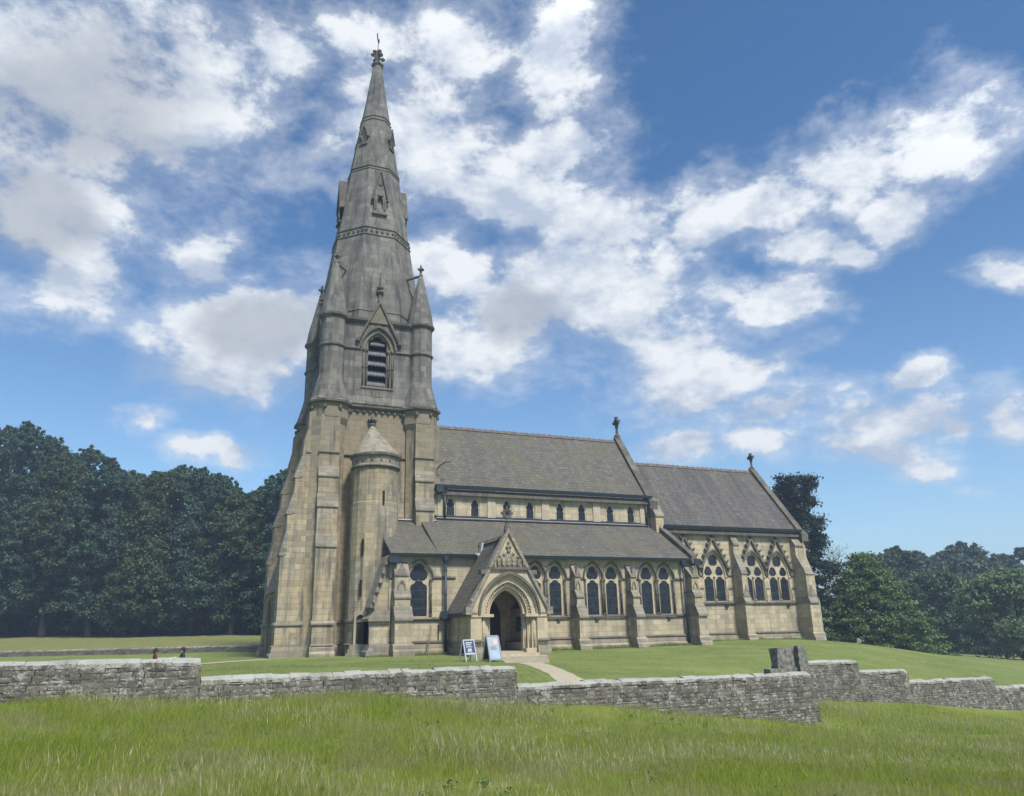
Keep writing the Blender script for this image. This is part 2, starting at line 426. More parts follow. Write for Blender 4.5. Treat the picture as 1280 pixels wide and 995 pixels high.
def make_lancet(name, a_rec, a_gl, sill, zs, rise, tip, hood_a, shafts=True, d=.12):
    """stone plate with a trefoil over a cusped light; children glass, hood mould, shafts (local x = 0)"""
    p = MB((0, 0, 0), S_U, S_N)
    gt = zs - .08                                            # top of the lower light
    tf = foil(0, zs + (tip - zs) * .42, a_gl * 1.12, 3)
    p.panel(arched(0, a_rec + .02, sill - .02, zs, rise + .02), [cusped(0, a_gl, sill + .02, gt), tf], -d, .05)
    # chamfered inner order
    p.band(arch(0, a_rec - .07, zs, rise - .07), arch(0, a_rec + .015, zs, rise + .015), -d, -.06)
    for s in (-1, 1):
        p.box(s * (a_rec - .04) - .04, s * (a_rec - .04) + .04, sill, zs, -d, -.06)
    p.side([(-.3, sill - .02), (.1, sill - .06), (.1, sill - .12), (-.3, sill - .12)], -a_rec - .02, a_rec + .02)
    w = P_(name, p, 'dress')
    g = MB((0, 0, 0), S_U, S_N); g.box(-a_gl - .06, a_gl + .06, sill, tip + .05, -d - .05, -d - .035)
    g.build('glass', M['glass'], w)
    h = MB((0, 0, 0), S_U, S_N)
    h.band(arch(0, hood_a - .085, zs, rise + hood_a - a_rec - .085), arch(0, hood_a, zs, rise + hood_a - a_rec), -.01, .1)
    h.build('hood_mould', M['dark_dress'], w)
    if shafts:
        s_ = MB()
        for s in (-1, 1):
            x = s * (a_rec - .01)
            s_.smooth = True
            s_.lathe([(.055, sill + .1), (.05, zs - .14)], (x, -.035), 8)
            s_.smooth = False
            for z, r, hh in ((sill + .02, .08, .12), ((sill + zs) / 2 + .1, .075, .07), (zs - .15, .085, .13)):
                s_.lathe([(r * .85, z), (r, z + hh * .5), (r * .95, z + hh)], (x, -.035), 8)
        s_.build('shaft', M['dark_dress'], w)
    return w
lan = make_lancet('window', .57, .365, 1.78, 3.84, .86, 4.52, .69)
lan.location = (AL[0], 0, 0)
for i, x in enumerate(AL[1:]): copy_tree(lan, church, (x, 0 if i % 2 else -.004, 0))
ww = make_lancet('window', .64, .46, 1.86, 3.78, .88, 4.5, .79); ww.location = (W0, 0, 0)
ww['label'] = 'wider single aisle window beside the stair turret'

def aisle_buttress(x, w, front=1.0, name='buttress', deep=0):
    b = MB((0, 0, 0), S_U, S_N)
    f = front; u0, u1 = x - w / 2, x + w / 2
    b.side([(-.05, .5), (f, .5), (f, 1.66), (-.05, 1.66)], u0, u1)
    b.side([(-.05, 2.35), (f - .26, 2.35), (f - .26, 2.75), (-.05, 2.75)], u0 + .04, u1 - .04)
    b.side([(-.05, 3.0), (f - .48, 3.0), (f - .48, 3.95), (-.05, 3.95)], u0 + .08, u1 - .08)
    o = P_(name, b, 'warm')
    d = MB((0, 0, 0), S_U, S_N)
    d.side([(-.05, -.9), (f + .2, -.9), (f + .2, .2), (f + .1, .28), (f + .1, .46), (f, .55), (-.05, .55)], u0 - .1, u1 + .1)
    d.build('plinth', M['base'], o)
    s_ = MB((0, 0, 0), S_U, S_N)
    s_.side([(-.05, 1.66), (f + .1, 1.66), (f + .1, 1.76), (f - .24, 2.36), (-.05, 2.36)], u0 - .03, u1 + .03)
    s_.side([(-.05, 2.75), (f - .2, 2.75), (f - .2, 2.82), (f - .46, 3.2), (-.05, 3.2)], u0 + .01, u1 - .01)
    s_.side([(-.05, 3.9), (f - .42, 3.9), (f - .42, 4.0), (.04, 4.62), (-.05, 4.62)], u0 + .05, u1 - .05)
    # little gablet with sunk trefoil on the upper stage
    um = x; ws = f - .47
    s_.prism([(um - w * .36, 3.9), (um + w * .36, 3.9), (um, 4.5)], .0, ws + .06)
    s_.band(arch(um, w * .17, 3.3, .3, 5), arch(um, w * .26, 3.3, .4, 5), ws - .02, ws + .05)
    for s in (-1, 1): s_.box(um + s * w * .215 - .045, um + s * w * .215 + .045, 2.98, 3.3, ws - .02, ws + .05)
    s_.build('weathering', M['slope'], o)
    return o
for x in (10.69, 14.34): aisle_buttress(x, .52)
aisle_buttress(18.5, .62, 1.2)
aisle_buttress(.56, .9, .85)
# west-facing buttress of the aisle corner with its raking gable
wb = MB((0, 0, 0), S_U, S_N)
wb.prism([(-1.0, .5), (.03, .5), (.03, 4.85), (-.06, 4.7), (-.72, 2.55), (-.72, 2.0), (-1.0, 1.66)], -1.3, -.08)
P_('buttress', wb, 'tower')
wc = MB((0, 0, 0), S_U, S_N)
wc.prism([(-.1, 4.95), (.02, 5.02), (.02, 4.6), (-.72, 2.3), (-.95, 2.36)], -1.34, -.04)
wc.prism([(-1.1, 1.66), (.0, 1.66), (.0, 2.2), (-.7, 2.2), (-1.1, 1.8)], -1.36, .32)
wc.prism([(-1.2, -.9), (.0, -.9), (.0, .56), (-1.0, .56), (-1.1, .3), (-1.2, .2)], -1.4, .34)
for k in range(5): wc.blob((-.78 + k * .15, .0, 2.62 + k * .47), (.1, .16, .1), 6, 4, .2)
P_('raking_coping', wc, 'slope', split=True)
wl = MB((0, 0, 0), S_U, S_N); wl.box(-1.0, .05, .5, 1.66, -1.28, .12)
P_('buttress', wl, 'warm')

fl = MB(); fl.side([(-3.36, 7.44), (-3.56, 7.62), (-3.3, 7.5)], 3.6, 18.2)
for (a, b) in (((2.6, 2.6, 6.69), (4.3, .9, 5.47)), ((2.55, 3.28, 7.1), (3.5, 3.1, 7.25)), ((1.1, 3.6, 7.3), (2.3, 3.6, 7.3))):
    fl.tube([Vector(a) + Vector((0, -.02, .05)), Vector(b) + Vector((0, -.02, .05))], .06, 5)
P_('lead_flashing', fl, 'lead')
ec = MB()   # east half gable of the aisle
ec.side([(.42, 4.75), (.42, 5.2), (.3, 5.32), (-3.62, 7.9), (-3.62, 7.3)], 18.62, 19.0)
P_('raking_coping', ec, 'dark_dress')
gu = MB()
gu.side([(.18, 4.9), (.38, 4.9), (.42, 5.05), (.26, 5.03)], -.1, 4.72); gu.side([(.18, 4.9), (.38, 4.9), (.42, 5.05), (.26, 5.03)], 5.9, 18.8)
gu.wbox(-.12, .35, -.5, -.02, 4.55, 4.9); gu.wbox(18.8, 19.2, -.5, -.04, 4.65, 5.02)
P_('gutter', gu, 'iron')
def downpipe(x, y, z0, z1, r=.06):
    p = MB(); p.smooth = True; p.tube([(x, y, z0), (x, y, z1 - .3)], r, 8); p.smooth = False
    p.lathe([(.09, z1 - .42), (.17, z1 - .2), (.17, z1)], (x, y), 4)
    z = z0 + .6
    while z < z1 - .5: p.lathe([(.085, z), (.085, z + .07)], (x, y), 8); z += 1.25
    return P_('downpipe', p, 'iron')
downpipe(2.95, -.3, -.2, 4.92, .075); downpipe(18.02, -.3, -.1, 4.92, .065)
pb = MB(); pb.wbox(2.72, 3.2, -.48, -.1, 1.72, 2.1); P_('rainwater_box', pb, 'iron')
for x in (9.64, 12.07, 16.93):
    v = MB((0, 0, 0), S_U, S_N); v.box(x - .11, x + .11, 1.52, 1.66, -.02, .1); P_('floodlight', v, 'iron')
v = MB(); v.tube([(2.64, -.05, .3), (2.64, -.05, 1.45)], .025, 5); P_('conduit', v, 'iron')
v = MB(); v.wbox(4.62, 4.9, -.34, -.02, 4.98, 5.12); v.add([(4.9, -.34, 5.0), (5.02, -.34, 5.7), (5.1, -.34, 5.7), (5.02, -.34, 5.0), (4.9, -.02, 5.0), (5.02, -.02, 5.7), (5.1, -.02, 5.7), (5.02, -.02, 5.0)],
    [[0, 3, 2, 1], [4, 5, 6, 7], [0, 1, 5, 4], [1, 2, 6, 5], [2, 3, 7, 6], [3, 0, 4, 7]])
P_('lead_flashing', v, 'white', label='white flashing at the gutter end beside the porch roof')

# --- nave: clerestory, roof, east gable
CW = [b + s * .78 for b in BAY for s in (-1, 1)]
cw = south(YC)
cw.panel([(3.5, 7.2), (18.3, 7.2), (18.3, 9.42), (3.5, 9.42)], [arched(x, .31, 7.7, 8.36, .48) for x in CW], 0, .2)
cw.wbox(3.5, 18.3, YC + .2, YC + .5, 6.8, 9.5); cw.wbox(3.5, 18.3, 2 * YR - YC - .3, 2 * YR - YC, -.9, 9.5)
P_('clerestory_wall', cw, 'warm')
cp = south(YC)
for x in [3.95] + [BAY[0] + 1.823 + 3.646 * i for i in range(3)] + [17.95]:
    cp.box(x - .26, x + .26, 7.6, 8.95, -.02, .07)
cp.box(3.5, 18.3, 8.95, 9.28, -.02, .1)
P_('pilaster', cp, 'dress')
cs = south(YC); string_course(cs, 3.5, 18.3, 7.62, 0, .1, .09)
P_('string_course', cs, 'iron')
def small_lancet():
    p = MB((0, 0, 0), S_U, S_N)
    p.panel(arched(0, .33, 7.68, 8.36, .5), [[(-.24, 7.72), (-.24, 8.18), (-.2, 8.24), (-.25, 8.34), (-.24, 8.44), (-.15, 8.5), (-.15, 8.62), (-.08, 8.7), (0, 8.74), (.08, 8.7), (.15, 8.62), (.15, 8.5), (.24, 8.44), (.25, 8.34), (.2, 8.24), (.24, 8.18), (.24, 7.72)]], -.04, .1)
    w = P_('window', p, 'dress')
    g = MB((0, 0, 0), S_U, S_N); g.box(-.29, .29, 7.72, 8.8, -.16, -.14); g.build('glass', M['glass'], w)
    return w
sl = small_lancet(); sl.location = (CW[0], YC, 0)
for x in CW[1:]: copy_tree(sl, church, (x, YC, 0))
ZE, ZRN = 9.42, 14.08
def slab(mb, x0, x1, yA, zA, yB, zB, t, seed=0):
    """roof slope from the eave (A) to the top (B) with a slightly uneven surface and a real thickness"""
    nu, nv = max(2, int(abs(x1 - x0) / .55)), 9
    vs = []
    for i in range(nu + 1):
        for j in range(nv + 1):
            f = j / nv; x = x0 + (x1 - x0) * i / nu
            e = .022 * (math.sin(x * 1.7 + seed + f * 2) * math.sin(f * 5 + x * .6) + .8 * math.sin(x * .55 + f * 3.3 + seed)) * math.sin(PI * min(1, f + .08))
            vs.append((x, yA + (yB - yA) * f, zA + (zB - zA) * f + e))
    n = len(vs); vs += [(x, y, z - t) for x, y, z in vs]
    fs = []; w = nv + 1
    for i in range(nu):
        for j in range(nv):
            a = i * w + j; fs += [[a, a + 1, a + w + 1, a + w], [n + a, n + a + w, n + a + w + 1, n + a + 1]]
        for a in (i * w, i * w + nv): fs.append([a, a + w, n + a + w, n + a])
    for j in range(nv):
        for a in (j, nu * w + j): fs.append([a, a + 1, n + a + 1, n + a])
    mb.add(vs, fs)
def gable_roof(x0, x1, ye, ze, zr, mat, over=.3):
    r = MB(); k = (zr - ze) / (YR - ye); t = .16
    for s in (1, -1):
        yy = lambda d: -(YR + s * d)
        slab(r, x0, x1, -yy(YR - ye + over), ze - k * over, -yy(0), zr, t, s)
    return P_('roof', r, mat, split=False)
# aisle roof: slabs with a real thickness, lead flashing at the clerestory
ar = MB()
slab(ar, 2.6, 18.66, -.3, 5.03, YC + .02, 7.52, .14, 4)
P_('aisle_roof', ar, 'slate')
ar2 = MB(); slab(ar2, -.02, 2.6, -.3, 5.04, 4.2, 7.62, .14, 9)
P_('aisle_roof', ar2, 'slate', label='smoother slate roof piece between stair turret and nave')
rf = gable_roof(3.3, 18.3, YC, ZE, ZRN, 'slate', .28)
def ridge(x0, x1, z, parent):
    r = MB(); x = x0
    while x < x1 - .05:
        w = min(.44, x1 - x); j = random.uniform(-.012, .012)
        r.side([(-YR - .17, z - .16), (-YR, z + .06 + j), (-YR + .17, z - .16), (-YR + .14, z - .2), (-YR - .14, z - .2)], x + .008, x + w - .008)
        r.side([(-YR - .19, z - .16), (-YR, z + .1 + j), (-YR + .19, z - .16)], x + w - .07, x + w - .01)
        x += w
    return r.build('ridge_tiles', M['terracotta'], parent)
ridge(3.4, 18.3, ZRN + .02, rf)
def east_gable(x0, x1, ye, ze, zr, mat, lift=.2, zbase=-.9):
    k = (zr - ze) / (YR - ye)
    g = MB(); g.side([(-ye, zbase), (-ye, ze), (-YR, zr), (-(2 * YR - ye), ze), (-(2 * YR - ye), zbase)], x0 + .05, x1 - .05)
    P_('gable_wall', g, 'warm')
    c = MB(); o = .42
    for s in (1, -1):
        yy = lambda d: -(YR + s * d)
        H = YR - ye
        c.side([(yy(H + o), ze - k * o + lift), (yy(0), zr + lift + .12), (yy(0), zr - .25), (yy(H + o), ze - k * o - .25)], x0 - .04, x1 + .04)
        c.side([(yy(H + o + .12), ze - k * o - .3), (yy(H + o + .12), ze - k * o + lift), (yy(H - .1), ze + lift), (yy(H - .1), ze - .5)], x0 - .08, x1 + .08)
    return P_('gable_coping', c, mat)
def gable_cross(x, z, s=1.0):
    c = MB((x, YR, z), (0, 1, 0), (1, 0, 0))
    c.lathe([(.2 * s, z - .1), (.22 * s, z + .2 * s), (.11 * s, z + .3 * s), (.08 * s, z + .9 * s)], (x, YR), 8)
    zc = 1.2 * s
    ring = [(math.cos(2 * PI * i / 24) * .18 * s, zc + math.sin(2 * PI * i / 24) * .18 * s) for i in range(25)]
    ring2 = [(math.cos(2 * PI * i / 24) * .26 * s, zc + math.sin(2 * PI * i / 24) * .26 * s) for i in range(25)]
    c.band(ring, ring2, -.09, .09, False)
    for a in range(4):
        t = a * PI / 2
        d = (math.cos(t), math.sin(t)); n = (-d[1], d[0])
        c.prism([(d[0] * r * s + n[0] * w * s, zc + d[1] * r * s + n[1] * w * s) for r, w in ((0, .05), (.26, .06), (.4, .12), (.4, -.12), (.26, -.06), (0, -.05))], -.1, .1)
    return c.build('gable_cross', M['dark_dress'], church)
east_gable(18.28, 18.72, YC, ZE, ZRN, 'dark_dress', .24)
gable_cross(18.5, ZRN + .25)
ng = south(YC); ng.side([(.2, 9.28), (.42, 9.28), (.46, 9.46), (.26, 9.46)], 3.45, 18.5)
P_('gutter', ng, 'iron')
downpipe(4.1, YC - .2, 7.5, 9.3, .07); downpipe(18.1, YC - .18, 7.4, 9.3, .06)
v = MB(); v.wbox(3.5, 3.95, YC - .5, YC - .1, 9.0, 9.4); P_('rainwater_box', v, 'iron')
v = MB(); v.tube([(3.7, 3.6, 10.5), (3.75, 3.3, 10.62), (4.1, 3.2, 10.85), (4.4, 3.2, 10.9)], .045, 6); P_('overflow_pipe', v, 'iron')
nb = MB((0, YC, 0), S_U, S_N)   # buttress at the nave corner
nb.side([(-.05, 6.9), (.75, 6.9), (.75, 8.05), (-.05, 8.05)], 18.42, 19.02)
P_('buttress', nb, 'warm')
nb = MB((0, YC, 0), S_U, S_N)
nb.side([(-.05, 8.05), (.82, 8.05), (.82, 8.15), (.3, 8.85), (.3, 9.1), (-.05, 9.1)], 18.38, 19.06)
nb.box(18.4, 19.0, 9.1, 9.3, -.05, .45)
P_('weathering', nb, 'slope')

# --- chancel
X0, X1 = 18.72, 30.72
CWX = [20.55, 22.82, 26.05, 28.25]
ch = south(YCH)
ch.panel([(X0, -.9), (X1, -.9), (X1, 7.5), (X0, 7.5)], [arched(x, .96, 2.6, 4.3, 1.6, 11) for x in CWX], 0, .34)
ch.wbox(X0, X1, YCH + .34, YCH + .5, -.9, 7.5); ch.wbox(X0, X1, 2 * YR - YCH - .3, 2 * YR - YCH, -.9, 7.5)
P_('chancel_wall', ch, 'warm')
pl = south(YCH)
pl.side([(-.05, -.9), (.26, -.9), (.26, .2), (.16, .3), (.16, .5), (0, .56), (-.05, .56)], X0, X1)
P_('plinth', pl, 'base')
sc = south(YCH)
string_course(sc, X0, X1, .57, .12, .07, .08); string_course(sc, X0, X1, 2.5, 0, .12, .13)
segs = [X0] + sum([[x - 1.0, x + 1.0] for x in CWX], []) + [X1]
for i in range(0, len(segs), 2):
    if segs[i + 1] - segs[i] < .12: continue
    string_course(sc, segs[i], segs[i + 1], 4.28, 0, .08, .07); string_course(sc, segs[i], segs[i + 1], 3.45, 0, .06, .05)
string_course(sc, X0, X1, 7.2, 0, .1, .08)
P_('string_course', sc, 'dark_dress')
co = south(YCH); co.box(X0, X1, 7.3, 7.48, -.02, .2); P_('cornice', co, 'dress')
def chancel_window():
    p = MB((0, 0, 0), S_U, S_N)
    H = [cusped(s * .46, .365, 2.66, 4.24) for s in (-1, 1)] + [foil(s * .45, 4.58, .33, 3, 24, .2) for s in (-1, 1)] + [foil(0, 5.3, .4, 4, 32, .14, PI / 4)]
    p.panel(arched(0, .98, 2.58, 4.3, 1.62, 11), H, -.11, .05)
    p.band(arch(0, .87, 4.3, 1.48, 11), arch(0, .975, 4.3, 1.61, 11), -.11, -.03)
    for s in (-1, 1): p.box(s * .915 - .05, s * .915 + .05, 2.6, 4.3, -.11, -.03)
    p.side([(-.3, 2.6), (.12, 2.53), (.12, 2.47), (-.3, 2.47)], -1.02, 1.02)
    w = P_('window', p, 'dress')
    g = MB((0, 0, 0), S_U, S_N); g.box(-.92, .92, 2.6, 5.8, -.16, -.15); g.build('glass', M['glass'], w)
    s_ = MB(); s_.smooth = True
    for x in (-.96, 0, .96):
        s_.lathe([(.045, 2.72), (.04, 4.12)], (x, .03), 8)
        for z, r, hh in ((2.64, .07, .12), (3.42, .06, .06), (4.12, .075, .16)): s_.lathe([(r * .8, z), (r, z + hh * .6), (r * .9, z + hh)], (x, .03), 8)
    s_.build('shaft', M['dress'], w)
    gb = MB((0, 0, 0), S_U, S_N)
    gb.band(arch(0, .98, 4.3, 1.63, 11), arch(0, 1.06, 4.3, 1.74, 11), -.01, .09)
    L = [(-1.1, 4.86), (0, 7.0), (1.1, 4.86)]; L2 = [(-.96, 4.83), (0, 6.68), (.96, 4.83)]
    gb.band(L2, L, -.01, .14)
    for s in (-1, 1):
        gb.blob((s * 1.1, -.1, 4.8), (.17, .14, .12), 7, 5, .15)
        for k in range(5):
            f = .14 + k * .175
            x, z = 1.1 * (1 - f) + .07, 4.86 + 2.14 * f + .05
            gb.blob((s * x, -.1, z), (.11, .1, .08), 6, 4, .2); gb.blob((s * (x + .08), -.12, z + .05), (.06, .08, .07), 6, 4, .2)
    gb.blob((0, -.09, 7.08), (.12, .1, .15), 7, 5, .15)
    gb.build('hood_gable', M['dark_dress'], w)
    return w
cwn = chancel_window(); cwn.location = (CWX[0], YCH, 0)
for x in CWX[1:]: copy_tree(cwn, church, (x, YCH, 0))
def chancel_buttress(x, w, f, fu):
    b = MB((0, YCH, 0), S_U, S_N)
    u0, u1 = x, x + w
    b.side([(-.05, .5), (f, .5), (f, 2.46), (-.05, 2.46)], u0, u1)
    b.side([(-.05, 2.46), (f - .12, 2.46), (f - .12, 4.35), (f - .3, 4.75), (fu, 5.6), (fu, 6.3), (.03, 6.95), (-.05, 6.95)], u0 + .05, u1 - .05)
    o = P_('buttress', b, 'warm')
    d = MB((0, YCH, 0), S_U, S_N)
    d.side([(-.05, -.9), (f + .2, -.9), (f + .2, .22), (f + .1, .32), (f + .1, .46), (f, .55), (-.05, .55)], u0 - .08, u1 + .08)
    d.build('plinth', M['base'], o)
    s_ = MB((0, YCH, 0), S_U, S_N)
    s_.side([(-.05, 2.44), (f + .1, 2.44), (f + .1, 2.54), (f - .1, 2.9), (-.05, 2.9)], u0 - .03, u1 + .03)
    s_.prism([(u0 + .02, 2.9), (u1 - .02, 2.9), (u1 - .02, 2.95), ((u0 + u1) / 2, 3.65), (u0 + .02, 2.95)], f - .2, f - .06)
    s_.side([(f - .12, 4.3), (f - .06, 4.35), (f - .26, 4.82), (fu + .03, 5.64), (fu - .03, 5.6), (f - .32, 4.72)], u0 + .02, u1 - .02)
    s_.side([(-.05, 6.3), (fu + .07, 6.3), (fu + .07, 6.38), (.03, 7.05), (-.05, 7.05)], u0 + .03, u1 - .03)
    s_.build('weathering', M['slope'], o)
    return o
chancel_buttress(24.22, .56, 1.05, .38); chancel_buttress(29.5, .78, 1.25, .45)
# east-facing buttress of the same corner
b = MB((X1, 0, 0), (0, 1, 0), (1, 0, 0))
b.side([(-.05, -.9), (1.2, -.9), (1.1, .5), (1.0, .56), (1.0, 2.46), (.8, 2.9), (.8, 4.4), (.3, 5.6), (.3, 6.4), (0, 7.0), (-.05, 7.0)], YCH + .1, YCH + .95)
P_('buttress', b, 'warm')
crf = gable_roof(X0, X1 - .35, YCH, 7.5, 12.55, 'slate2', .3)
ridge(X0 + .05, X1 - .4, 12.57, crf)
east_gable(X1 - .42, X1, YCH, 7.5, 12.55, 'dark_dress', .22)
gable_cross(X1 - .2, 12.75, .8)
cg = south(YCH); cg.side([(.2, 7.34), (.42, 7.34), (.46, 7.5), (.26, 7.5)], 18.9, X1 - .3); P_('gutter', cg, 'iron')
for x in (23.51, 28.7):
    v = MB((0, YCH, 0), S_U, S_N); v.box(x - .11, x + .11, 2.22, 2.38, -.02, .1); P_('floodlight', v, 'iron')

# --- porch
PX, PY = 5.26, -3.4
po = MB((0, PY, 0), S_U, S_N)
outl = [(3.2, -.6), (7.32, -.6), (7.32, 2.1), (PX + 1.06, 4.08), (PX, 5.86), (PX - 1.06, 4.08), (3.2, 2.1)]
po.panel(outl, [arched(PX, 1.5, .0, 1.85, 1.85, 12)], 0, .2)
P_('porch_gable', po, 'dress')
pr = MB((0, PY, 0), S_U, S_N)
for a, ri, a2, r2_, w0, w1 in ((1.24, 1.56, 1.51, 1.86, -.3, -.12), (1.06, 1.36, 1.26, 1.58, -.48, -.26), (.9, 1.18, 1.08, 1.38, -.66, -.42)):
    pr.band(arch(PX, a, 1.85, ri, 12), arch(PX, a2, 1.85, r2_, 12), w0, w1)
    for s in (-1, 1):
        u = sorted((PX + s * a, PX + s * a2)); pr.box(u[0], u[1], 0, 1.72, w0, w1)
# dog-tooth ornament in the arch
for p in arch(PX, 1.17, 1.85, 1.48, 14)[1:-1]: pr.blob((p[0], PY + .24, p[1]), .055, 6, 4, .2)
pr.smooth = True
for s in (-1, 1):
    for k in range(3): pr.lathe([(.06, .25), (.055, 1.7)], (PX + s * (1.0 + .18 * k), PY + .44 - .16 * k), 8)
pr.smooth = False
for s in (-1, 1):
    u = sorted((PX + s * .86, PX + s * 2.06)); pr.box(u[0], u[1], 1.72, 1.86, -.68, .05)
    u = sorted((PX + s * .88, PX + s * 1.52)); pr.box(u[0], u[1], -.3, .22, -.66, -.02)
P_('doorway_arch', pr, 'dress')
ph = MB((0, PY, 0), S_U, S_N)
ph.band(arch(PX, 1.56, 1.85, 1.94, 12), arch(PX, 1.68, 1.85, 2.1, 12), -.01, .11)
string_course(ph, 3.18, 3.72, 1.86, 0, .09, .06); string_course(ph, 6.84, 7.34, 1.86, 0, .09, .06)
string_course(ph, 3.18, 3.8, .57, .1, .07, .08); string_course(ph, 6.76, 7.34, .57, .1, .07, .08)
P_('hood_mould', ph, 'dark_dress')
# pediment with carved figures
pd = MB((0, PY, 0), S_U, S_N)
pd.box(PX - 1.14, PX + 1.14, 4.0, 4.14, -.02, .13)
for s in (-1, 1):
    pd.box(PX + s * 1.3 - .22, PX + s * 1.3 + .22, 3.78, 4.0, -.35, .1)
P_('pediment_ledge', pd, 'terracotta')
cv = MB((0, PY, 0), S_U, S_N)
def figure(x, z, h, lean=0):
    cv.blob((x, PY - .05, z + h * .36), (h * .2, .09, h * .38), 8, 6, .12); cv.blob((x + lean * h * .2, PY - .08, z + h * .84), (h * .11, .08, h * .13), 7, 5, .05)
    cv.blob((x + h * .13, PY - .1, z + h * .5), (h * .06, .06, h * .2), 6, 4, .2); cv.blob((x - h * .13, PY - .1, z + h * .45), (h * .06, .06, h * .2), 6, 4, .2)
for x, h, l in ((-.82, .36, .5), (-.55, .62, .4), (-.28, .74, .2), (0, .95, 0), (.28, .78, -.2), (.54, .6, -.4), (.8, .36, -.5)): figure(PX + x, 4.14, h, l)
cv.blob((PX, PY - .05, 5.15), (.18, .08, .1), 8, 5, .1); cv.blob((PX, PY - .05, 5.36), (.08, .07, .1), 7, 5)
cv.smooth = False
P_('carved_relief', cv, 'slope')
pc = MB((0, PY, 0), S_U, S_N)
sl_ = (5.86 - 2.1) / 2.06
pc.band([(3.13, 1.94), (PX, 5.82), (7.39, 1.94)], [(2.98, 2.0), (PX, 6.12), (7.54, 2.0)], -.3, .12)
for x in (3.08, 7.44): pc.box(x - .16, x + .16, 1.84, 2.2, -.34, .13)
for s in (-1, 1):
    pc.blob((PX + s * 2.0, PY - .05, 2.5), (.12, .1, .14), 7, 5, .2)
P_('gable_coping', pc, 'slope')
pf = MB((0, PY, 0), S_U, S_N)
pf.lathe([(.2, 5.95), (.16, 6.2), (.09, 6.32), (.11, 6.42)], (PX, PY + .08), 8)
pf.blob((PX, PY + .08, 6.46), (.17, .12, .06), 8, 4)
rg = [(PX + math.cos(2 * PI * i / 20) * .15, 6.86 + math.sin(2 * PI * i / 20) * .15) for i in range(21)]
rg2 = [(PX + math.cos(2 * PI * i / 20) * .25, 6.86 + math.sin(2 * PI * i / 20) * .25) for i in range(21)]
pf.band(rg, rg2, -.14, -.02, False)
pf.box(PX - .05, PX + .05, 6.4, 7.25, -.13, -.03); pf.box(PX - .33, PX + .33, 6.82, 6.92, -.13, -.03)
P_('gable_cross', pf, 'dark_dress')
pw = MB()
for x0, x1 in ((3.25, 3.75), (6.72, 7.25)): pw.wbox(x0, x1, PY + .21, -.02, -.6, 2.16)
P_('porch_wall', pw, 'warm')
pw = MB()
for x0, x1 in ((3.1, 3.24), (7.26, 7.4)):
    pw.wbox(x0, x1, PY - .02, -.02, -.6, .3); pw.wbox(x0 + .05 * (x0 < 5), x1 - .05 * (x0 > 5), PY - .02, -.02, 1.74, 1.86); pw.wbox(x0 + .07 * (x0 < 5), x1 - .07 * (x0 > 5), PY - .02, -.02, .5, .58)
pw.wbox(3.06, 3.8, PY - .16, PY + .02, -.6, .3); pw.wbox(6.72, 7.46, PY - .16, PY + .02, -.6, .3)
P_('plinth', pw, 'base')
prf = MB()
for s in (-1, 1):
    prf.add([Vector((PX, y, 5.72 - dz)) for y in (PY + .28, .25) for dz in (0, .14)] + [Vector((PX + s * 2.2, y, 1.98 - dz)) for y in (PY + .28, .02) for dz in (0, .14)] +
            [Vector((PX, 1.3, 5.72 - dz)) for dz in (0, .14)],
            [[0, 2, 6, 4], [1, 5, 7, 3], [0, 4, 5, 1], [4, 6, 7, 5], [2, 8, 6], [3, 7, 9], [6, 8, 9, 7]])
o_ = P_('porch_roof', prf, 'slate')
r = MB(); y = PY + .3
while y < 1.0:
    r.prism([(PX - .16, 5.6), (PX, 5.82), (PX + .16, 5.6)], -y - .38, -y); y += .4
r.build('ridge_tiles', M['terracotta'], o_)
pg = MB()
for x in (3.0, 7.38): pg.wbox(x, x + .14, PY + .32, -.05, 1.8, 1.94)
P_('gutter', pg, 'iron')
pi_ = MB(); pi_.wbox(3.75, 6.72, PY + .3, 0, -.6, .08); pi_.wbox(6.35, 6.72, PY + .8, -.3, .08, .5); P_('porch_floor', pi_, 'dress')
bn = MB(); bn.wbox(6.28, 6.72, PY + .78, -.28, .5, .56); P_('bench', bn, 'oak')
nbd = MB(); nbd.wbox(6.66, 6.72, -1.98, -.9, 1.02, 1.75)
nbd = P_('notice_board', nbd, 'iron')
nn = MB()
for k, (y, z) in enumerate(((-1.85, 1.1), (-1.45, 1.12), (-1.8, 1.42), (-1.3, 1.4))): nn.wbox(6.652, 6.658, y, y + .26, z, z + .25)
nn.build('notice', plain('notice paper', (.06, .1, .25), .6, .4, 4), nbd)
dr = MB((0, 0, 0), S_U, S_N); dr.prism(arched(PX, .85, .05, 1.8, 1.0), .01, .09)
P_('inner_door', dr, 'oak')
st = MB(); st.wbox(4.2, 6.4, -4.3, PY + .6, -.6, .02); st.wbox(4.0, 6.6, -4.8, -4.31, -.6, -.1); P_('porch_step', st, 'dress')

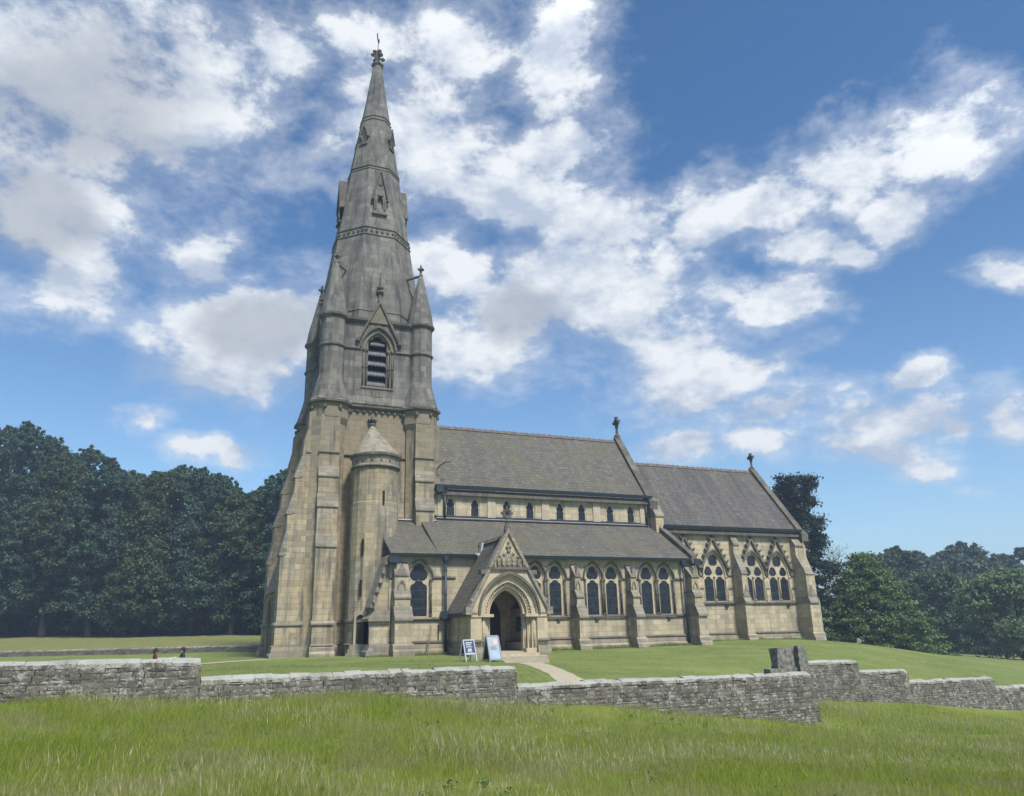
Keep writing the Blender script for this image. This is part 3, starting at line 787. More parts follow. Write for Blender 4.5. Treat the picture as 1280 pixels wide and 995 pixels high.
# --- tower
TH = 2.95
def around(fn):
    """run fn for the four tower faces: frame origin on the axis, U along the face, N outward"""
    for U, N in (((1, 0, 0), (0, -1, 0)), ((0, -1, 0), (-1, 0, 0)), ((-1, 0, 0), (0, 1, 0)), ((0, 1, 0), (1, 0, 0))):
        fn(MB((0, YR, 0), U, N), N)
tw = MB(); tw.wbox(-TH, TH, YR - TH, YR + TH, -.9, 14.15)
for sx in (-1, 1):
    for sy in (-1, 1): tw.lathe([(.95, -.9), (.95, 13.2)], (sx * 2.73, YR + sy * 2.73), 8)
P_('tower_wall', tw, 'tower')
tb = MB((0, YR, 0), S_U, S_N)
for sx in (-1, 1):
    for sy in (-1, 1): tb.lathe([(1.1, -.9), (1.1, .45), (1.0, .56)], (sx * 2.73, YR + sy * 2.73), 8)
tb.box(-2.3, 2.3, -.9, .3, TH - .01, TH + .2); tb.box(-2.3, 2.3, .3, .52, TH - .01, TH + .1)
P_('plinth', tb, 'base')
for sx in (-1, 1):
    for sy in (-1, 1):
        A = [(sx * 3.34, YR + sy * 3.72), (sx * 3.86, YR + sy * 3.3), (sx * 2.9, YR + sy * 3.0)]
        vs = [(x, y, z) for z in (-.9, 13.1) for x, y in A]
        ck = MB(); ck.add(vs, [[0, 1, 2], [5, 4, 3], [0, 3, 4, 1], [1, 4, 5, 2], [2, 5, 3, 0]]); P_('corner_chamfer', ck, 'tower')
# angle buttresses: (outer distance from the axis, z) on south/north/east and the deeper west pair
PS = [(4.28, -.9), (4.28, .5), (4.2, .56), (4.2, 1.62), (4.16, 1.75), (4.16, 5.72), (4.02, 6.4), (4.02, 7.92), (3.88, 8.6), (3.88, 9.65), (3.74, 10.25), (3.74, 13.2)]
PW = [(5.2, -.9), (5.2, .4), (5.12, .56), (5.12, 1.62), (5.08, 1.75), (5.08, 5.3), (4.86, 6.5), (4.84, 7.55), (4.56, 8.7), (4.52, 9.6), (4.22, 10.75), (4.16, 11.6), (3.98, 12.4), (3.95, 13.4)]
def buttress_pair(t, N):
    prof = PW if N == (-1, 0, 0) else PS
    for s in (-1, 1):
        u0, u1 = (-3.35, -2.25) if s < 0 else (2.25, 3.35)
        b = MB(t.o, t.U, t.N)
        b.side([(2.6, -.9)] + prof + [(2.6, prof[-1][1] + .25)], u0, u1)
        o = P_('buttress', b, 'tower')
        d = MB(t.o, t.U, t.N)
        e = .07; p = prof
        d.side([(2.6, -.9), (p[0][0] + .16, -.9), (p[0][0] + .16, .12), (p[0][0] + .06, .24), (p[0][0] + .06, .44), (p[0][0] - .02, .5), (2.6, .5)], u0 - .1, u1 + .1)
        d.build('plinth', M['base'], o)
        w = MB(t.o, t.U, t.N)
        w.side([(2.6, 1.58), (p[3][0] + .1, 1.58), (p[3][0] + .1, 1.66), (p[4][0], 1.8), (2.6, 1.8)], u0 - .08, u1 + .08)
        w.side([(2.6, .5), (p[1][0] + .05, .5), (p[1][0] + .07, .55), (p[2][0], .62), (2.6, .62)], u0 - .06, u1 + .06)
        idx = (5, 7, 9) if prof is PS else (5, 7, 9)
        for i in idx:
            (wa, za), (wb_, zb) = p[i], p[i + 1]
            w.side([(wa - .1, za - .1), (wa + e, za - .08), (wa + e, za), (wb_ + .015, zb), (wb_ - .1, zb), (wb_ - .1, za)], u0 - .035, u1 + .035)
        w.side([(2.6, 10.99), (p[-1][0] + .09, 10.99), (p[-1][0] + .09, 11.07), (2.6, 11.14)], u0 - .06, u1 + .06)
        w.build('weathering', M['slope'], o)
around(buttress_pair)
ts = MB((0, YR, 0), S_U, S_N)
def strings(t, N):
    for z, h, p in ((1.68, .13, .12), (11.06, .12, .11)):
        string_course(t, -2.25, 2.25, z, TH, h, p)
    string_course(t, -2.25, 2.25, .56, TH + .1, .07, .07)
    ts.merge(t)
around(strings)
P_('string_course', ts, 'dark_dress')
# corbelled octagonal heads of the corners and the belfry string
hd = MB()
for sx in (-1, 1):
    for sy in (-1, 1):
        hd.lathe([(.9, 12.7), (1.12, 13.15), (1.12, 13.85), (1.18, 13.95)], (sx * 2.73, YR + sy * 2.73), 8)
P_('corner_head', hd, 'tower')
bs = MB()
for sx in (-1, 1):
    for sy in (-1, 1):
        c = (sx * 2.73, YR + sy * 2.73)
        bs.lathe([(1.14, 13.93), (1.33, 14.02), (1.35, 14.14), (1.2, 14.26)], c, 8)
        for k in range(8):
            a = k * PI / 4 + PI / 8
            bs.blob((c[0] + 1.14 * math.cos(a), c[1] + 1.14 * math.sin(a), 13.72), (.12, .12, .15), 6, 4, .15)
def bcorn(t, N):
    t.side([(TH - .05, 13.9), (TH + .08, 13.92), (TH + .24, 14.03), (TH + .25, 14.12), (TH - .05, 14.26)], -1.75, 1.75)
    for k in range(9): t.blob(t.P(-1.5 + k * .375, 13.78, TH + .06), (.1, .1, .1), 6, 4, .2)
    bs.merge(t)
around(bcorn)
P_('belfry_cornice', bs, 'dark_dress')

# belfry stage
BH = 3.02
def belfry_face(t, N):
    t.panel([(-2.3, 14.2), (2.3, 14.2), (2.3, 19.62), (-2.3, 19.62)], [arched(0, 1.0, 15.35, 17.85, 1.35, 10)], BH, .25)
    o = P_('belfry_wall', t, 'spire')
    a = MB(t.o, t.U, t.N)
    a.panel(arched(0, 1.02, 15.33, 17.85, 1.37, 10), [cusped(0, .58, 15.45, 18.75)], BH - .2, .3)
    a.band(arch(0, .76, 17.85, 1.1, 10), arch(0, 1.015, 17.85, 1.36, 10), BH - .2, BH - .06)
    for s in (-1, 1): a.box(s * .89 - .12, s * .89 + .12, 15.4, 17.85, BH - .2, BH - .07)
    a.side([(BH - .3, 15.5), (BH + .06, 15.36), (BH + .06, 15.26), (BH - .3, 15.26)], -1.0, 1.0)
    for k in range(3): a.box(-.26 + k * .2, -.14 + k * .2, 14.75, 15.15, BH - .01, BH + .05)
    w = P_('belfry_window', a, 'tower')
    L = MB(t.o, t.U, t.N)
    for k in range(5):
        z = 15.55 + k * .66; hw = .57 if k < 4 else .45
        L.prism([(-hw, z), (hw, z), (hw, z + .03), (-hw, z + .03)], BH - .5, BH - .499)
        L.side([(BH - .26, z), (BH - .7, z + .42), (BH - .7, z + .48), (BH - .26, z + .06)], -hw, hw)
        for j in range(6): L.box(-hw + .06 + j * (hw * 2 - .12) / 5 - .03, -hw + .06 + j * (hw * 2 - .12) / 5 + .03, z - .07, z + .0, BH - .29, BH - .26)
    L.build('louvre', M['louvre'], w)
    K = MB(t.o, t.U, t.N); K.box(-.9, .9, 15.4, 19.0, BH - .95, BH - .9); K.build('backing', M['black'], w)  # black sheet painted as the unlit inside behind the louvres
    h = MB(t.o, t.U, t.N)
    h.band(arch(0, 1.02, 17.85, 1.38, 10), arch(0, 1.14, 17.85, 1.54, 10), BH - .01, BH + .1)
    h.smooth = True
    for s in (-1, 1):
        for q in (.68, .9):
            p0 = h.P(s * q, 0, BH - .06 - .1 * (q < .8))
            h.lathe([(.06, 15.45), (.055, 17.7)], (p0.x, p0.y), 8)
            h.lathe([(.09, 17.62), (.12, 17.85)], (p0.x, p0.y), 8); h.lathe([(.09, 16.6), (.09, 16.68)], (p0.x, p0.y), 8)
    h.smooth = False
    h.build('hood_mould', M['dark_dress'], w)
    # steep gable that breaks the cornice
    g = MB(t.o, t.U, t.N)
    g.prism([(-.62, 19.5), (.62, 19.5), (0, 20.75)], BH - .8, BH + .1)
    g.build('gable', M['tower'], o)
    c = MB(t.o, t.U, t.N)
    c.band([(-1.22, 18.3), (0, 20.82), (1.22, 18.3)], [(-1.38, 18.3), (0, 21.12), (1.38, 18.3)], BH - .02, BH + .2)
    c.band([(-.6, 19.56), (0, 20.8), (.6, 19.56)], [(-.78, 19.56), (0, 21.1), (.78, 19.56)], BH - 1.0, BH + .02)
    for s in (-1, 1): c.blob(c.P(s * 1.3, 18.25, BH + .1), (.17, .17, .13), 7, 5, .15)
    p0 = c.P(0, 0, BH + .05)
    c.lathe([(.14, 21.0), (.1, 21.4), (.1, 21.55)], (p0.x, p0.y), 8)
    for z, r in ((21.65, .22), (21.95, .2)):
        for k in range(4): c.blob((p0.x + r * .6 * math.cos(k * PI / 2), p0.y + r * .6 * math.sin(k * PI / 2), z), (r * .55, r * .55, .13), 6, 4, .15)
    c.lathe([(.08, 21.5), (.07, 22.2), (.03, 22.25), (.025, 23.0)], (p0.x, p0.y), 6)
    c.build('gable_coping', M['dark_dress'], o)
    s_ = MB(t.o, t.U, t.N)
    for u0, u1 in ((-2.2, -1.06), (1.06, 2.2)): string_course(s_, u0, u1, 17.72, BH, .12, .1)
    s_.side([(BH - .05, 19.4), (BH + .08, 19.42), (BH + .24, 19.55), (BH + .26, 19.7), (BH - .05, 19.82)], -2.3, -.74); s_.side([(BH - .05, 19.4), (BH + .08, 19.42), (BH + .24, 19.55), (BH + .26, 19.7), (BH - .05, 19.82)], .74, 2.3)
    s_.build('cornice', M['dark_dress'], o)
    # broaches that splay out at the foot of the stage
    q = MB(t.o, t.U, t.N)
    q.prism([(-1.75, 14.2), (1.75, 14.2), (1.75, 14.3), (-1.75, 14.3)], BH - .1, BH + .14)
    q.side([(BH - .05, 14.2), (BH + .16, 14.25), (BH + .01, 14.75), (BH - .05, 14.75)], -1.9, 1.9)
    q.build('weathering', M['spire'], o)
around(belfry_face)
for sx in (-1, 1):
    for sy in (-1, 1):
        c = (sx * 2.73, YR + sy * 2.73)
        t = MB(); n = 12
        t.lathe([(1.22, 14.22), (1.12, 14.5), (.84, 15.5), (.76, 15.9), (.76, 19.55)], c, n)
        o = P_('corner_turret', t, 'spire')
        k = MB()
        k.lathe([(.75, 17.63), (.85, 17.68), (.85, 17.78), (.76, 17.86)], c, n)
        k.lathe([(.75, 19.45), (.8, 19.5), (.92, 19.62), (.93, 19.75), (.82, 19.85)], c, n)
        k.build('string_course', M['dark_dress'], o)
        cn = MB(); cn.lathe([(.84, 19.78), (.74, 20.6), (.14, 23.3), (.1, 23.4)], c, n); cn.build('turret_cone', M['spire'], o)
        f = MB(); f.lathe([(.1, 23.3), (.16, 23.38), (.09, 23.5), (.07, 23.7)], c, 8)
        for q in range(4): f.blob((c[0] + .13 * math.cos(q * PI / 2), c[1] + .13 * math.sin(q * PI / 2), 23.85), (.11, .11, .1), 6, 4, .15)
        f.lathe([(.07, 23.6), (.06, 24.1), (.02, 24.2)], c, 6)
        d = Vector((-sx, -sy, 0)).normalized()
        f.tube([Vector((c[0], c[1], 23.38)), Vector((c[0], c[1], 23.3)) + d * 1.15], .085, 5)
        f.build('finial', M['dark_dress'], o)
# spire: octagon with flat faces to the four sides (inradius, z)
SPI = [(3.12, 19.7), (3.02, 21.0), (2.82, 23.2), (2.38, 26.3), (1.62, 31.7), (1.0, 36.0), (.72, 37.8), (.3, 41.1)]
OCT = 1 / math.cos(PI / 8)
def rad(z):
    for (r0, z0), (r1, z1) in zip(SPI, SPI[1:]):
        if z0 <= z <= z1: return r0 + (r1 - r0) * (z - z0) / (z1 - z0)
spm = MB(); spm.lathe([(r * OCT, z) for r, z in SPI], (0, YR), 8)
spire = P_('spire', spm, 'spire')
bd = MB()
for z0, z1, p in ((25.95, 26.0, .06), (26.5, 26.56, .07), (31.62, 31.7, .06), (31.4, 31.44, .04), (35.85, 35.9, .05), (36.15, 36.2, .05), (20.3, 20.34, .04)):
    bd.lathe([((rad(z0) + .005) * OCT, z0 - .05), ((rad(z0) + p) * OCT, z0), ((rad(z1) + p) * OCT, z1), ((rad(z1) + .005) * OCT, z1 + .05)], (0, YR), 8, cap=False)
for k in range(8):   # roundels of the carved band
    a = k * PI / 4; r = rad(26.25) + .02
    for j in range(6):
        o_ = (-.5 + j * .2) * .74 * r
        bd.blob((r * math.cos(a) - o_ * math.sin(a), YR + r * math.sin(a) + o_ * math.cos(a), 26.25), (.1, .1, .13), 6, 4, .15)
bd.build('carved_band', M['dark_dress'], spire, split=True)
def lucarne(ang, zb, zg, zt, hw, out, mat='spire'):
    N = (math.cos(ang), math.sin(ang), 0); U = (-N[1], N[0], 0)
    l = MB((0, YR, 0), U, N)
    l.panel([(-hw, zb), (hw, zb), (hw, zg), (0, zt), (-hw, zg)], [arched(0, hw * .45, zb + .35, zg - .1, hw * .8, 5)] if zb > 0 else [], out, .5)
    for s in (-1, 1):
        l.add([l.P(s * hw, zb, out), l.P(s * hw, zg, out), l.P(s * hw, zg, .2), l.P(s * hw, zb, .2)], [[0, 1, 2, 3]])
    o = l.build('lucarne', M['spire'], spire)
    # no deeper level: roof slabs and trim share the lucarne's own mesh
    l = MB((0, YR, 0), U, N)
    e = .09
    l.band([(-hw - .05, zg - .05), (0, zt), (hw + .05, zg - .05)], [(-hw - e - .07, zg - .05), (0, zt + .22), (hw + e + .07, zg - .05)], .2, out + .1)
    for s in (-1, 1):
        l.box(s * hw * .72 - .05, s * hw * .72 + .05, zb + .25, zg - .12, out - .01, out + .08)
        l.blob(l.P(s * (hw + .08), zg - .08, out + .02), (.12, .12, .1), 6, 4, .1)
    l.box(-hw - .08, hw + .08, zb - .12, zb, out - .35, out + .1)
    l.box(-hw * .5, hw * .5, zg + .22, zg + .3, out - .01, out + .06); l.box(-hw * .3, hw * .3, zg + (zt - zg) * .5, zg + (zt - zg) * .5 + .08, out - .01, out + .06)
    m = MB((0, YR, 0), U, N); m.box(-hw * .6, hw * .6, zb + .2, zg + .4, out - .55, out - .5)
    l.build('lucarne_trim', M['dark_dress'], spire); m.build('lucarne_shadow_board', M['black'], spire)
for k in range(4): lucarne(k * PI / 2, 27.7, 28.75, 30.8, .42, 2.28)
for k in range(4): lucarne(k * PI / 2 + PI / 4, 33.7, 34.3, 35.1, .22, 1.36)
fn = MB()
fn.lathe([(.28, 41.0), (.36, 41.1), (.36, 41.25), (.2, 41.4), (.16, 41.7)], (0, YR), 8)
for z, r, q in ((41.25, .3, 8), (42.0, .42, 4), (42.35, .28, 4)):
    for k in range(q):
        a = 2 * PI * k / q + .3
        fn.blob((r * math.cos(a), YR + r * math.sin(a), z), (.17, .17, .13), 6, 4, .2)
        if z > 41.5: fn.tube([(0, YR, z - .15), (r * math.cos(a), YR + r * math.sin(a), z)], .09, 5)
fn.lathe([(.16, 41.6), (.2, 42.0), (.14, 42.5), (.04, 42.65)], (0, YR), 8)
fn.build('finial', M['dark_dress'], spire)
wv = MB((0, YR, 0), (.45, .89, 0), (.89, -.45, 0))
wv.tube([(0, YR, 42.5), (0, YR, 43.35)], .03, 6)
wv.prism([(-.42, 43.75), (-.3, 43.45), (-.12, 43.32), (.08, 43.3), (.2, 43.42), (.24, 43.62), (.36, 43.68), (.26, 43.74), (.2, 43.84), (.13, 43.72), (.02, 43.55), (-.1, 43.52), (-.2, 43.7), (-.3, 43.92)], -.025, .025)
wv.build('weathercock', M['gold'], spire)

# stair turret on the south side of the tower
STC = (-.24, 2.75); n = 16
stt = MB(); stt.lathe([(1.36, -.9), (1.34, 1.66), (1.33, 4.2), (1.31, 8.0), (1.28, 8.05), (1.27, 10.1)], STC, n, rot=PI / 16 + PI / 2)
stt.wbox(STC[0] - 1.2, STC[0] + 1.2, 2.9, 4.2, -.9, 10.1)
stt = P_('stair_turret', stt, 'tower')
k = MB()
k.lathe([(1.28, 9.95), (1.38, 10.03), (1.38, 10.1), (1.33, 10.14), (1.34, 10.5), (1.46, 10.62), (1.47, 10.72), (1.3, 10.82)], STC, n, rot=PI / 16 + PI / 2)
k.build('turret_cornice', M['slope'], stt)
k = MB()
k.lathe([(1.35, 10.52), (1.48, 10.62), (1.49, 10.73), (1.3, 10.84)], STC, n, rot=PI / 16 + PI / 2)
k.lathe([(1.27, 9.93), (1.4, 10.0), (1.4, 10.06), (1.3, 10.12)], STC, n, rot=PI / 16 + PI / 2)
for q in range(n):
    a = PI / 2 + 2 * PI * q / n
    for d in (0,):
        k.blob((STC[0] + 1.28 * math.cos(a + d * 1.2), STC[1] + 1.28 * math.sin(a + d * 1.2), 10.33), (.09, .09, .09), 6, 4)
k.lathe([(1.34, 1.6), (1.46, 1.66), (1.44, 1.76), (1.33, 1.82)], STC, n, rot=PI / 16 + PI / 2)
k.lathe([(1.36, .5), (1.46, .55), (1.36, .62)], STC, n, rot=PI / 16 + PI / 2)
k.build('string_course', M['dark_dress'], stt)
k = MB()   # stone half cone leaning on the tower wall
ring = [(STC[0] + 1.36 * math.cos(PI / 16 + PI / 2 + 2 * PI * q / n), STC[1] + 1.36 * math.sin(PI / 16 + PI / 2 + 2 * PI * q / n), 10.8) for q in range(n)]
k.add(ring + [(STC[0], YR - TH - .05, 13.05)], [[q, (q + 1) % n, n] for q in range(n)] + [list(range(n))[::-1]])
k.build('turret_roof', M['slope'], stt)
k = MB(); yf = YR - TH - .12
k.lathe([(.13, 12.75), (.2, 13.0), (.12, 13.1)], (STC[0], yf), 8)
for q in range(4): k.blob((STC[0] + .14 * math.cos(q * PI / 2), yf + .14 * math.sin(q * PI / 2), 13.28), (.15, .15, .13), 6, 4, .2)
k.lathe([(.11, 13.0), (.1, 13.45), (.03, 13.6)], (STC[0], yf), 6)
k.build('finial', M['dark_dress'], stt)
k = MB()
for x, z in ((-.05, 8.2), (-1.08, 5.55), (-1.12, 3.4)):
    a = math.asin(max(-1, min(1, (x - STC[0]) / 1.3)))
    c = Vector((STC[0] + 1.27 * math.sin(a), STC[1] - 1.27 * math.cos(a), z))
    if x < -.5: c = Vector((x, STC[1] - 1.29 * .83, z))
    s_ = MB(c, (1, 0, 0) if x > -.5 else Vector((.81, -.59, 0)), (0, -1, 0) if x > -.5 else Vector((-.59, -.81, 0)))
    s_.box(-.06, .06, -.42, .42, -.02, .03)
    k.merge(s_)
k.build('window_slit', M['black'], stt)  # bars on the wall face, their black stands for the shaded slits
a = PI / 2 + 2 * PI * 4 / 10    # door on the facet towards the south-west
fc = Vector((math.cos(a), math.sin(a), 0)); fu = Vector((-fc.y, fc.x, 0))
d = MB(Vector((STC[0], STC[1], 0)) + fc * 1.34 * math.cos(PI / n), fu, fc)
d.panel([(-.36, .5), (.36, .5), (.36, 2.2), (-.36, 2.2)], [arched(0, .25, .56, 1.75, .3, 6)], .14, .16)
dd = d.build('turret_door', M['dress'], stt)
k = MB(d.o, d.U, d.N); k.box(-.3, .3, .54, 2.12, .02, .06); k.build('door_leaf', M['oak'], stt)
k = MB(d.o, d.U, d.N); k.side([(-.1, -.6), (.75, -.6), (.75, .12), (.5, .12), (.5, .34), (.28, .34), (.28, .54), (-.1, .54)], -.5, .5); k.build('door_step', M['base'], stt)
# west portal between the western buttresses
wp = MB((0, YR, 0), (0, -1, 0), (-1, 0, 0))
wp.panel([(-2.26, -.9), (2.26, -.9), (2.26, 3.45), (-2.26, 3.45)], [arched(0, 1.35, -.5, 1.5, 1.75, 8)], 5.02, .7)
wp = P_('west_portal', wp, 'tower')
k = MB((0, YR, 0), (0, -1, 0), (-1, 0, 0))
k.side([(2.9, 3.4), (5.12, 3.4), (5.14, 3.52), (4.3, 6.3), (2.9, 6.8)], -2.27, 2.27)
k.band(arch(0, 1.3, 1.5, 1.7, 8), arch(0, 1.5, 1.5, 1.95, 8), 4.9, 5.1)
k.build('portal_roof', M['slope'], wp)
k = MB((0, YR, 0), (0, -1, 0), (-1, 0, 0)); k.box(-1.5, 1.5, -.5, 3.3, 4.3, 4.36); k.build('portal_door', M['oak'], wp)

# ------------------------------------------------------------------ ground
CP = np.array([
    (-5, 3, -.05), (-6, 11, -.05), (0, -1.5, -.05), (10, -2, -.06), (19, -2.5, -.05), (31, 1, -.08), (31.5, 13, -.1), (20, 13, 0), (10, 14.5, 0), (5, -4.5, -.13), (3.4, -8.85, -.28),
    (2.2, -14.9, -.42), (.6, -19, -.5), (-5, -19, -.2), (-11, -19, -.05), (-11, -10, -.06), (-10.5, 4, -.13), (-6, -6, -.1), (13, -7, -.3), (20, -7, -.4), (3, -18.5, -.75), (8, -18.5, -1.2),
    (14, -12, -.75), (18, -12.5, -1.15), (23.6, -11, -1.5), (28, -12, -2.1), (27.2, -1.8, -.1), (35, 5, -.28), (39.3, 3.9, -.9), (54.3, 8.3, -2.0), (50, 15.5, -1.75), (57.4, 7, -2.45), (70, 25, -2.6), (85, 41, -2.9), (110, 50, -3.7),
    (48, 13.3, -1.35), (43, 20, -.6), (56, 25, -1.2), (66.5, 14, -2.6), (40, -10, -2.6), (60, -5, -3.4),
    (-13.4, -20.3, -.22), (-9.5, -20.3, -.5), (-1.7, -20.3, -1.02), (3, -20.3, -1.5), (8.3, -20.3, -2.2), (-10.2, -40, -.62), (-10.2, -36, -.62), (-17, -30, -.25), (-11.7, -29.5, -.72), (-6.7, -31.7, -.86), (-1.8, -33.9, -1.08), (2, -31.8, -1.5),
    (-20, -40, -.1), (-5, -45, -.9), (-4, -26, -.98), (3, -26, -1.6), (8, -28, -2.0),
    (13, -15.6, -2.0), (16.6, -15.6, -2.2), (20, -15.6, -2.5), (24, -15.6, -2.9), (12.6, -23.7, -2.2), (20, -25, -2.9), (10, -35, -2.4), (30, -20, -3.4),
    (-18, -14, .0), (-30, -10, .0), (-30, 10, 0),
    (-4, 22, -.1), (-12.5, 25.6, -.06), (-21.6, 29.5, -.03), (-35, 35, 0), (-5, 25, .3), (-13, 28.6, .3), (-22, 32.5, .35), (10, 18.5, -.05), (10, 22, .3),
    (-28, 68, 1.65), (-13, 62, 1.45), (-.4, 56, 1.3), (10, 52, 1.2), (-30, 80, 2.2), (0, 75, 2.2), (20, 40, .4), (30, 30, .1), (-45, 60, 1.4),
    (-120, -60, 0), (-120, 60, 2), (-60, 140, 4), (60, 140, 0), (160, 60, -5), (160, -60, -6), (40, -100, -4), (-60, -100, -1), (0, -70, -1.8)], float)
def tps(d): 
    d = np.maximum(d, 1e-9); return d * d * np.log(d)
_n = len(CP)
_K = tps(np.hypot(CP[:, None, 0] - CP[None, :, 0], CP[:, None, 1] - CP[None, :, 1])) + np.eye(_n) * 6.0
_Pm = np.c_[np.ones(_n), CP[:, :2]]
_A = np.block([[_K, _Pm], [_Pm.T, np.zeros((3, 3))]])
_W = np.linalg.solve(_A, np.r_[CP[:, 2], 0, 0, 0])
def hgt(x, y):
    x = np.atleast_1d(np.asarray(x, float)); y = np.atleast_1d(np.asarray(y, float))
    xs = np.clip(x, -118, 158); ys = np.clip(y, -98, 138)
    out = np.zeros(len(x))
    for s in range(0, len(x), 20000):
        a, b = xs[s:s + 20000], ys[s:s + 20000]
        out[s:s + 20000] = tps(np.hypot(a[:, None] - CP[None, :, 0], b[:, None] - CP[None, :, 1])) @ _W[:_n] + _W[_n] + _W[_n + 1] * a + _W[_n + 2] * b
    return out
def H(x, y): return float(hgt(x, y)[0])
def grow(a, b, step, far):
    L = list(np.arange(a, b + step, step)); s = step; lo = [a]; hi = [L[-1]]
    while lo[-1] > -far: s *= 1.35; lo.append(lo[-1] - s)
    s = step
    while hi[-1] < far: s *= 1.35; hi.append(hi[-1] + s)
    return np.array(lo[:0:-1] + L + hi[1:])
gx = grow(-34, 62, .6, 3000); gy = grow(-44, 40, .6, 3000)
GX, GY = np.meshgrid(gx, gy)
GZ = hgt(GX.ravel(), GY.ravel())
nx, ny = len(gx), len(gy)
ii = np.arange(nx * ny).reshape(ny, nx)
F = np.stack([ii[:-1, :-1], ii[:-1, 1:], ii[1:, 1:], ii[1:, :-1]], -1).reshape(-1, 4)

def groundmat():
    m, t = newmat('turf')
    P = t.pos().outputs['Position']; sp = t.n('ShaderNodeSeparateXYZ', None, Vector=P)
    n1 = t.noise(P, .22, 5, .6); n2 = t.noise(P, 1.6, 5, .65); n3 = t.noise(t.scl(P, (1, 1, 1)), 18, 4, .7); n4 = t.noise(P, 60, 2, .6)
    lawn = t.mix(t.ramp(n1, [(.35, 0.), (.65, 1.)]), (.125, .172, .048), (.19, .225, .068))
    lawn = t.mix(t.math('MULTIPLY', t.ramp(n2, [(.45, 0.), (.7, 1.)]), .55), lawn, (.24, .24, .1))
    mow = t.math('MULTIPLY', t.math('GREATER_THAN', t.math('FRACT', t.math('DIVIDE', t.math('ADD', sp.outputs[1], t.math('MULTIPLY', sp.outputs[0], .12)), 2.2)), .5), .16)
    lawn = t.mix(mow, lawn, (.1, .15, .035))
    dry = t.mix(t.ramp(n2, [(.4, 0.), (.65, 1.)]), (.15, .165, .05), (.22, .205, .085))
    field = t.mix(t.ramp(n2, [(.4, 0.), (.65, 1.)]), (.13, .17, .03), (.2, .22, .05))
    fm = t.n('ShaderNodeAttribute', {'attribute_name': 'meadow'}).outputs['Fac']
    dm = t.n('ShaderNodeAttribute', {'attribute_name': 'dry'}).outputs['Fac']
    col = t.mix(dm, lawn, dry); col = t.mix(fm, col, field)
    col = t.mix(.6, col, t.ramp(n3, [(.3, .28), (.7, .74)]), 'OVERLAY')
    h = t.math('ADD', t.math('MULTIPLY', n3, 1.0), t.math('MULTIPLY', n4, .6))
    t.out(col, .95, h, .7, .06, .1)
    return m
M['turf'] = groundmat()
gm = np_mesh('ground', np.c_[GX.ravel(), GY.ravel(), GZ], F, M['turf'])
gm.polygons.foreach_set('use_smooth', np.ones(len(F), bool))
def sstep(a, b, x): q = np.clip((x - a) / (b - a), 0, 1); return q * q * (3 - 2 * q)
X, Y = GX.ravel(), GY.ravel()
meadow = 1 - sstep(-20.6, -19.7, Y - np.where(X > 9.5, 4.8, 0))
track = np.exp(-((Y + 22.9 + .1 * (X - 14)) / 1.0) ** 2) * sstep(9.5, 13, X)        # mown track along the field
meadow = meadow * (1 - .85 * track)
beyond = sstep(-.5, 1.5, Y - (20.9 - .43 * X)) * (X < 30)
dry = np.clip(beyond * .8 + sstep(28, 60, X) * .45 * sstep(-6, 4, Y), 0, 1)
for nm, val in (('meadow', meadow), ('dry', dry)):
    at = gm.attributes.new(nm, 'FLOAT', 'POINT'); at.data.foreach_set('value', val.astype(np.float32))
go = bpy.data.objects.new('ground', gm); COL.objects.link(go); tag(go, kind='structure')

def path_sheet(name, pts, widths, mat, lift=.006, sub=8):
    P = []
    for (x0, y0), (x1, y1), w0, w1 in zip(pts, pts[1:], widths, widths[1:]):
        for k in range(sub): f = k / sub; P.append((x0 + (x1 - x0) * f, y0 + (y1 - y0) * f, w0 + (w1 - w0) * f))
    P.append((*pts[-1], widths[-1]))
    mb = MB(); rows = []
    for i, (x, y, w) in enumerate(P):
        a = P[max(0, i - 1)]; b = P[min(len(P) - 1, i + 1)]
        d = Vector((b[0] - a[0], b[1] - a[1], 0)).normalized(); nrm = Vector((-d.y, d.x, 0))
        row = []
        for k in range(5):
            e = (k - 2) / 2 * w / 2 * (1 + .06 * math.sin(i * 1.7 + k * 3))
            q = Vector((x, y, 0)) + nrm * e; row.append((q.x, q.y, H(q.x, q.y) + lift + .012 * (1 - abs(k - 2) / 2)))
        rows.append(row)
    vs = [p for r in rows for p in r]
    fs = [[i * 5 + k, i * 5 + k + 1, i * 5 + k + 6, i * 5 + k + 5] for i in range(len(rows) - 1) for k in range(4)]
    mb.add(vs, fs)
    return tag(mb.build(name, mat), kind='structure')
M['gravel'] = plain('sandy path', (.36, .315, .225), .95, .2, 7)
M['slab'] = plain('stone slab', (.33, .285, .205), .9, .18, 3)
path_sheet('path', [(3.9, -8.6), (3.5, -10.5), (2.1, -15), (.5, -19.7)], [1.1, 1.0, .95, 1.0], M['gravel'], .012)
path_sheet('path', [(-5.6, 2.6), (-7.5, 1.6), (-9.5, .2), (-13, -1)], [1.1, 1.2, 1.2, 1.2], M['gravel'], .012)
sb = MB()
for k in range(4):
    y = -4.85 - k * .98; x0 = 4.05 - k * .33
    vs = []
    for (dx, dy) in ((0, 0), (2.3 - k * .1, 0), (2.1 - k * .12, -.95), (-.3, -.95)):
        x, yy = x0 + dx, y + dy
        vs.append((x, yy))
    zt = H(x0 + 1, y - .5) + .05
    sb.add([(x, yy, zt - .3) for x, yy in vs] + [(x, yy, zt) for x, yy in vs], [[0, 1, 2, 3], [7, 6, 5, 4], [0, 4, 5, 1], [1, 5, 6, 2], [2, 6, 7, 3], [3, 7, 4, 0]])
tag(sb.build('pavement', M['slab']), kind='structure')

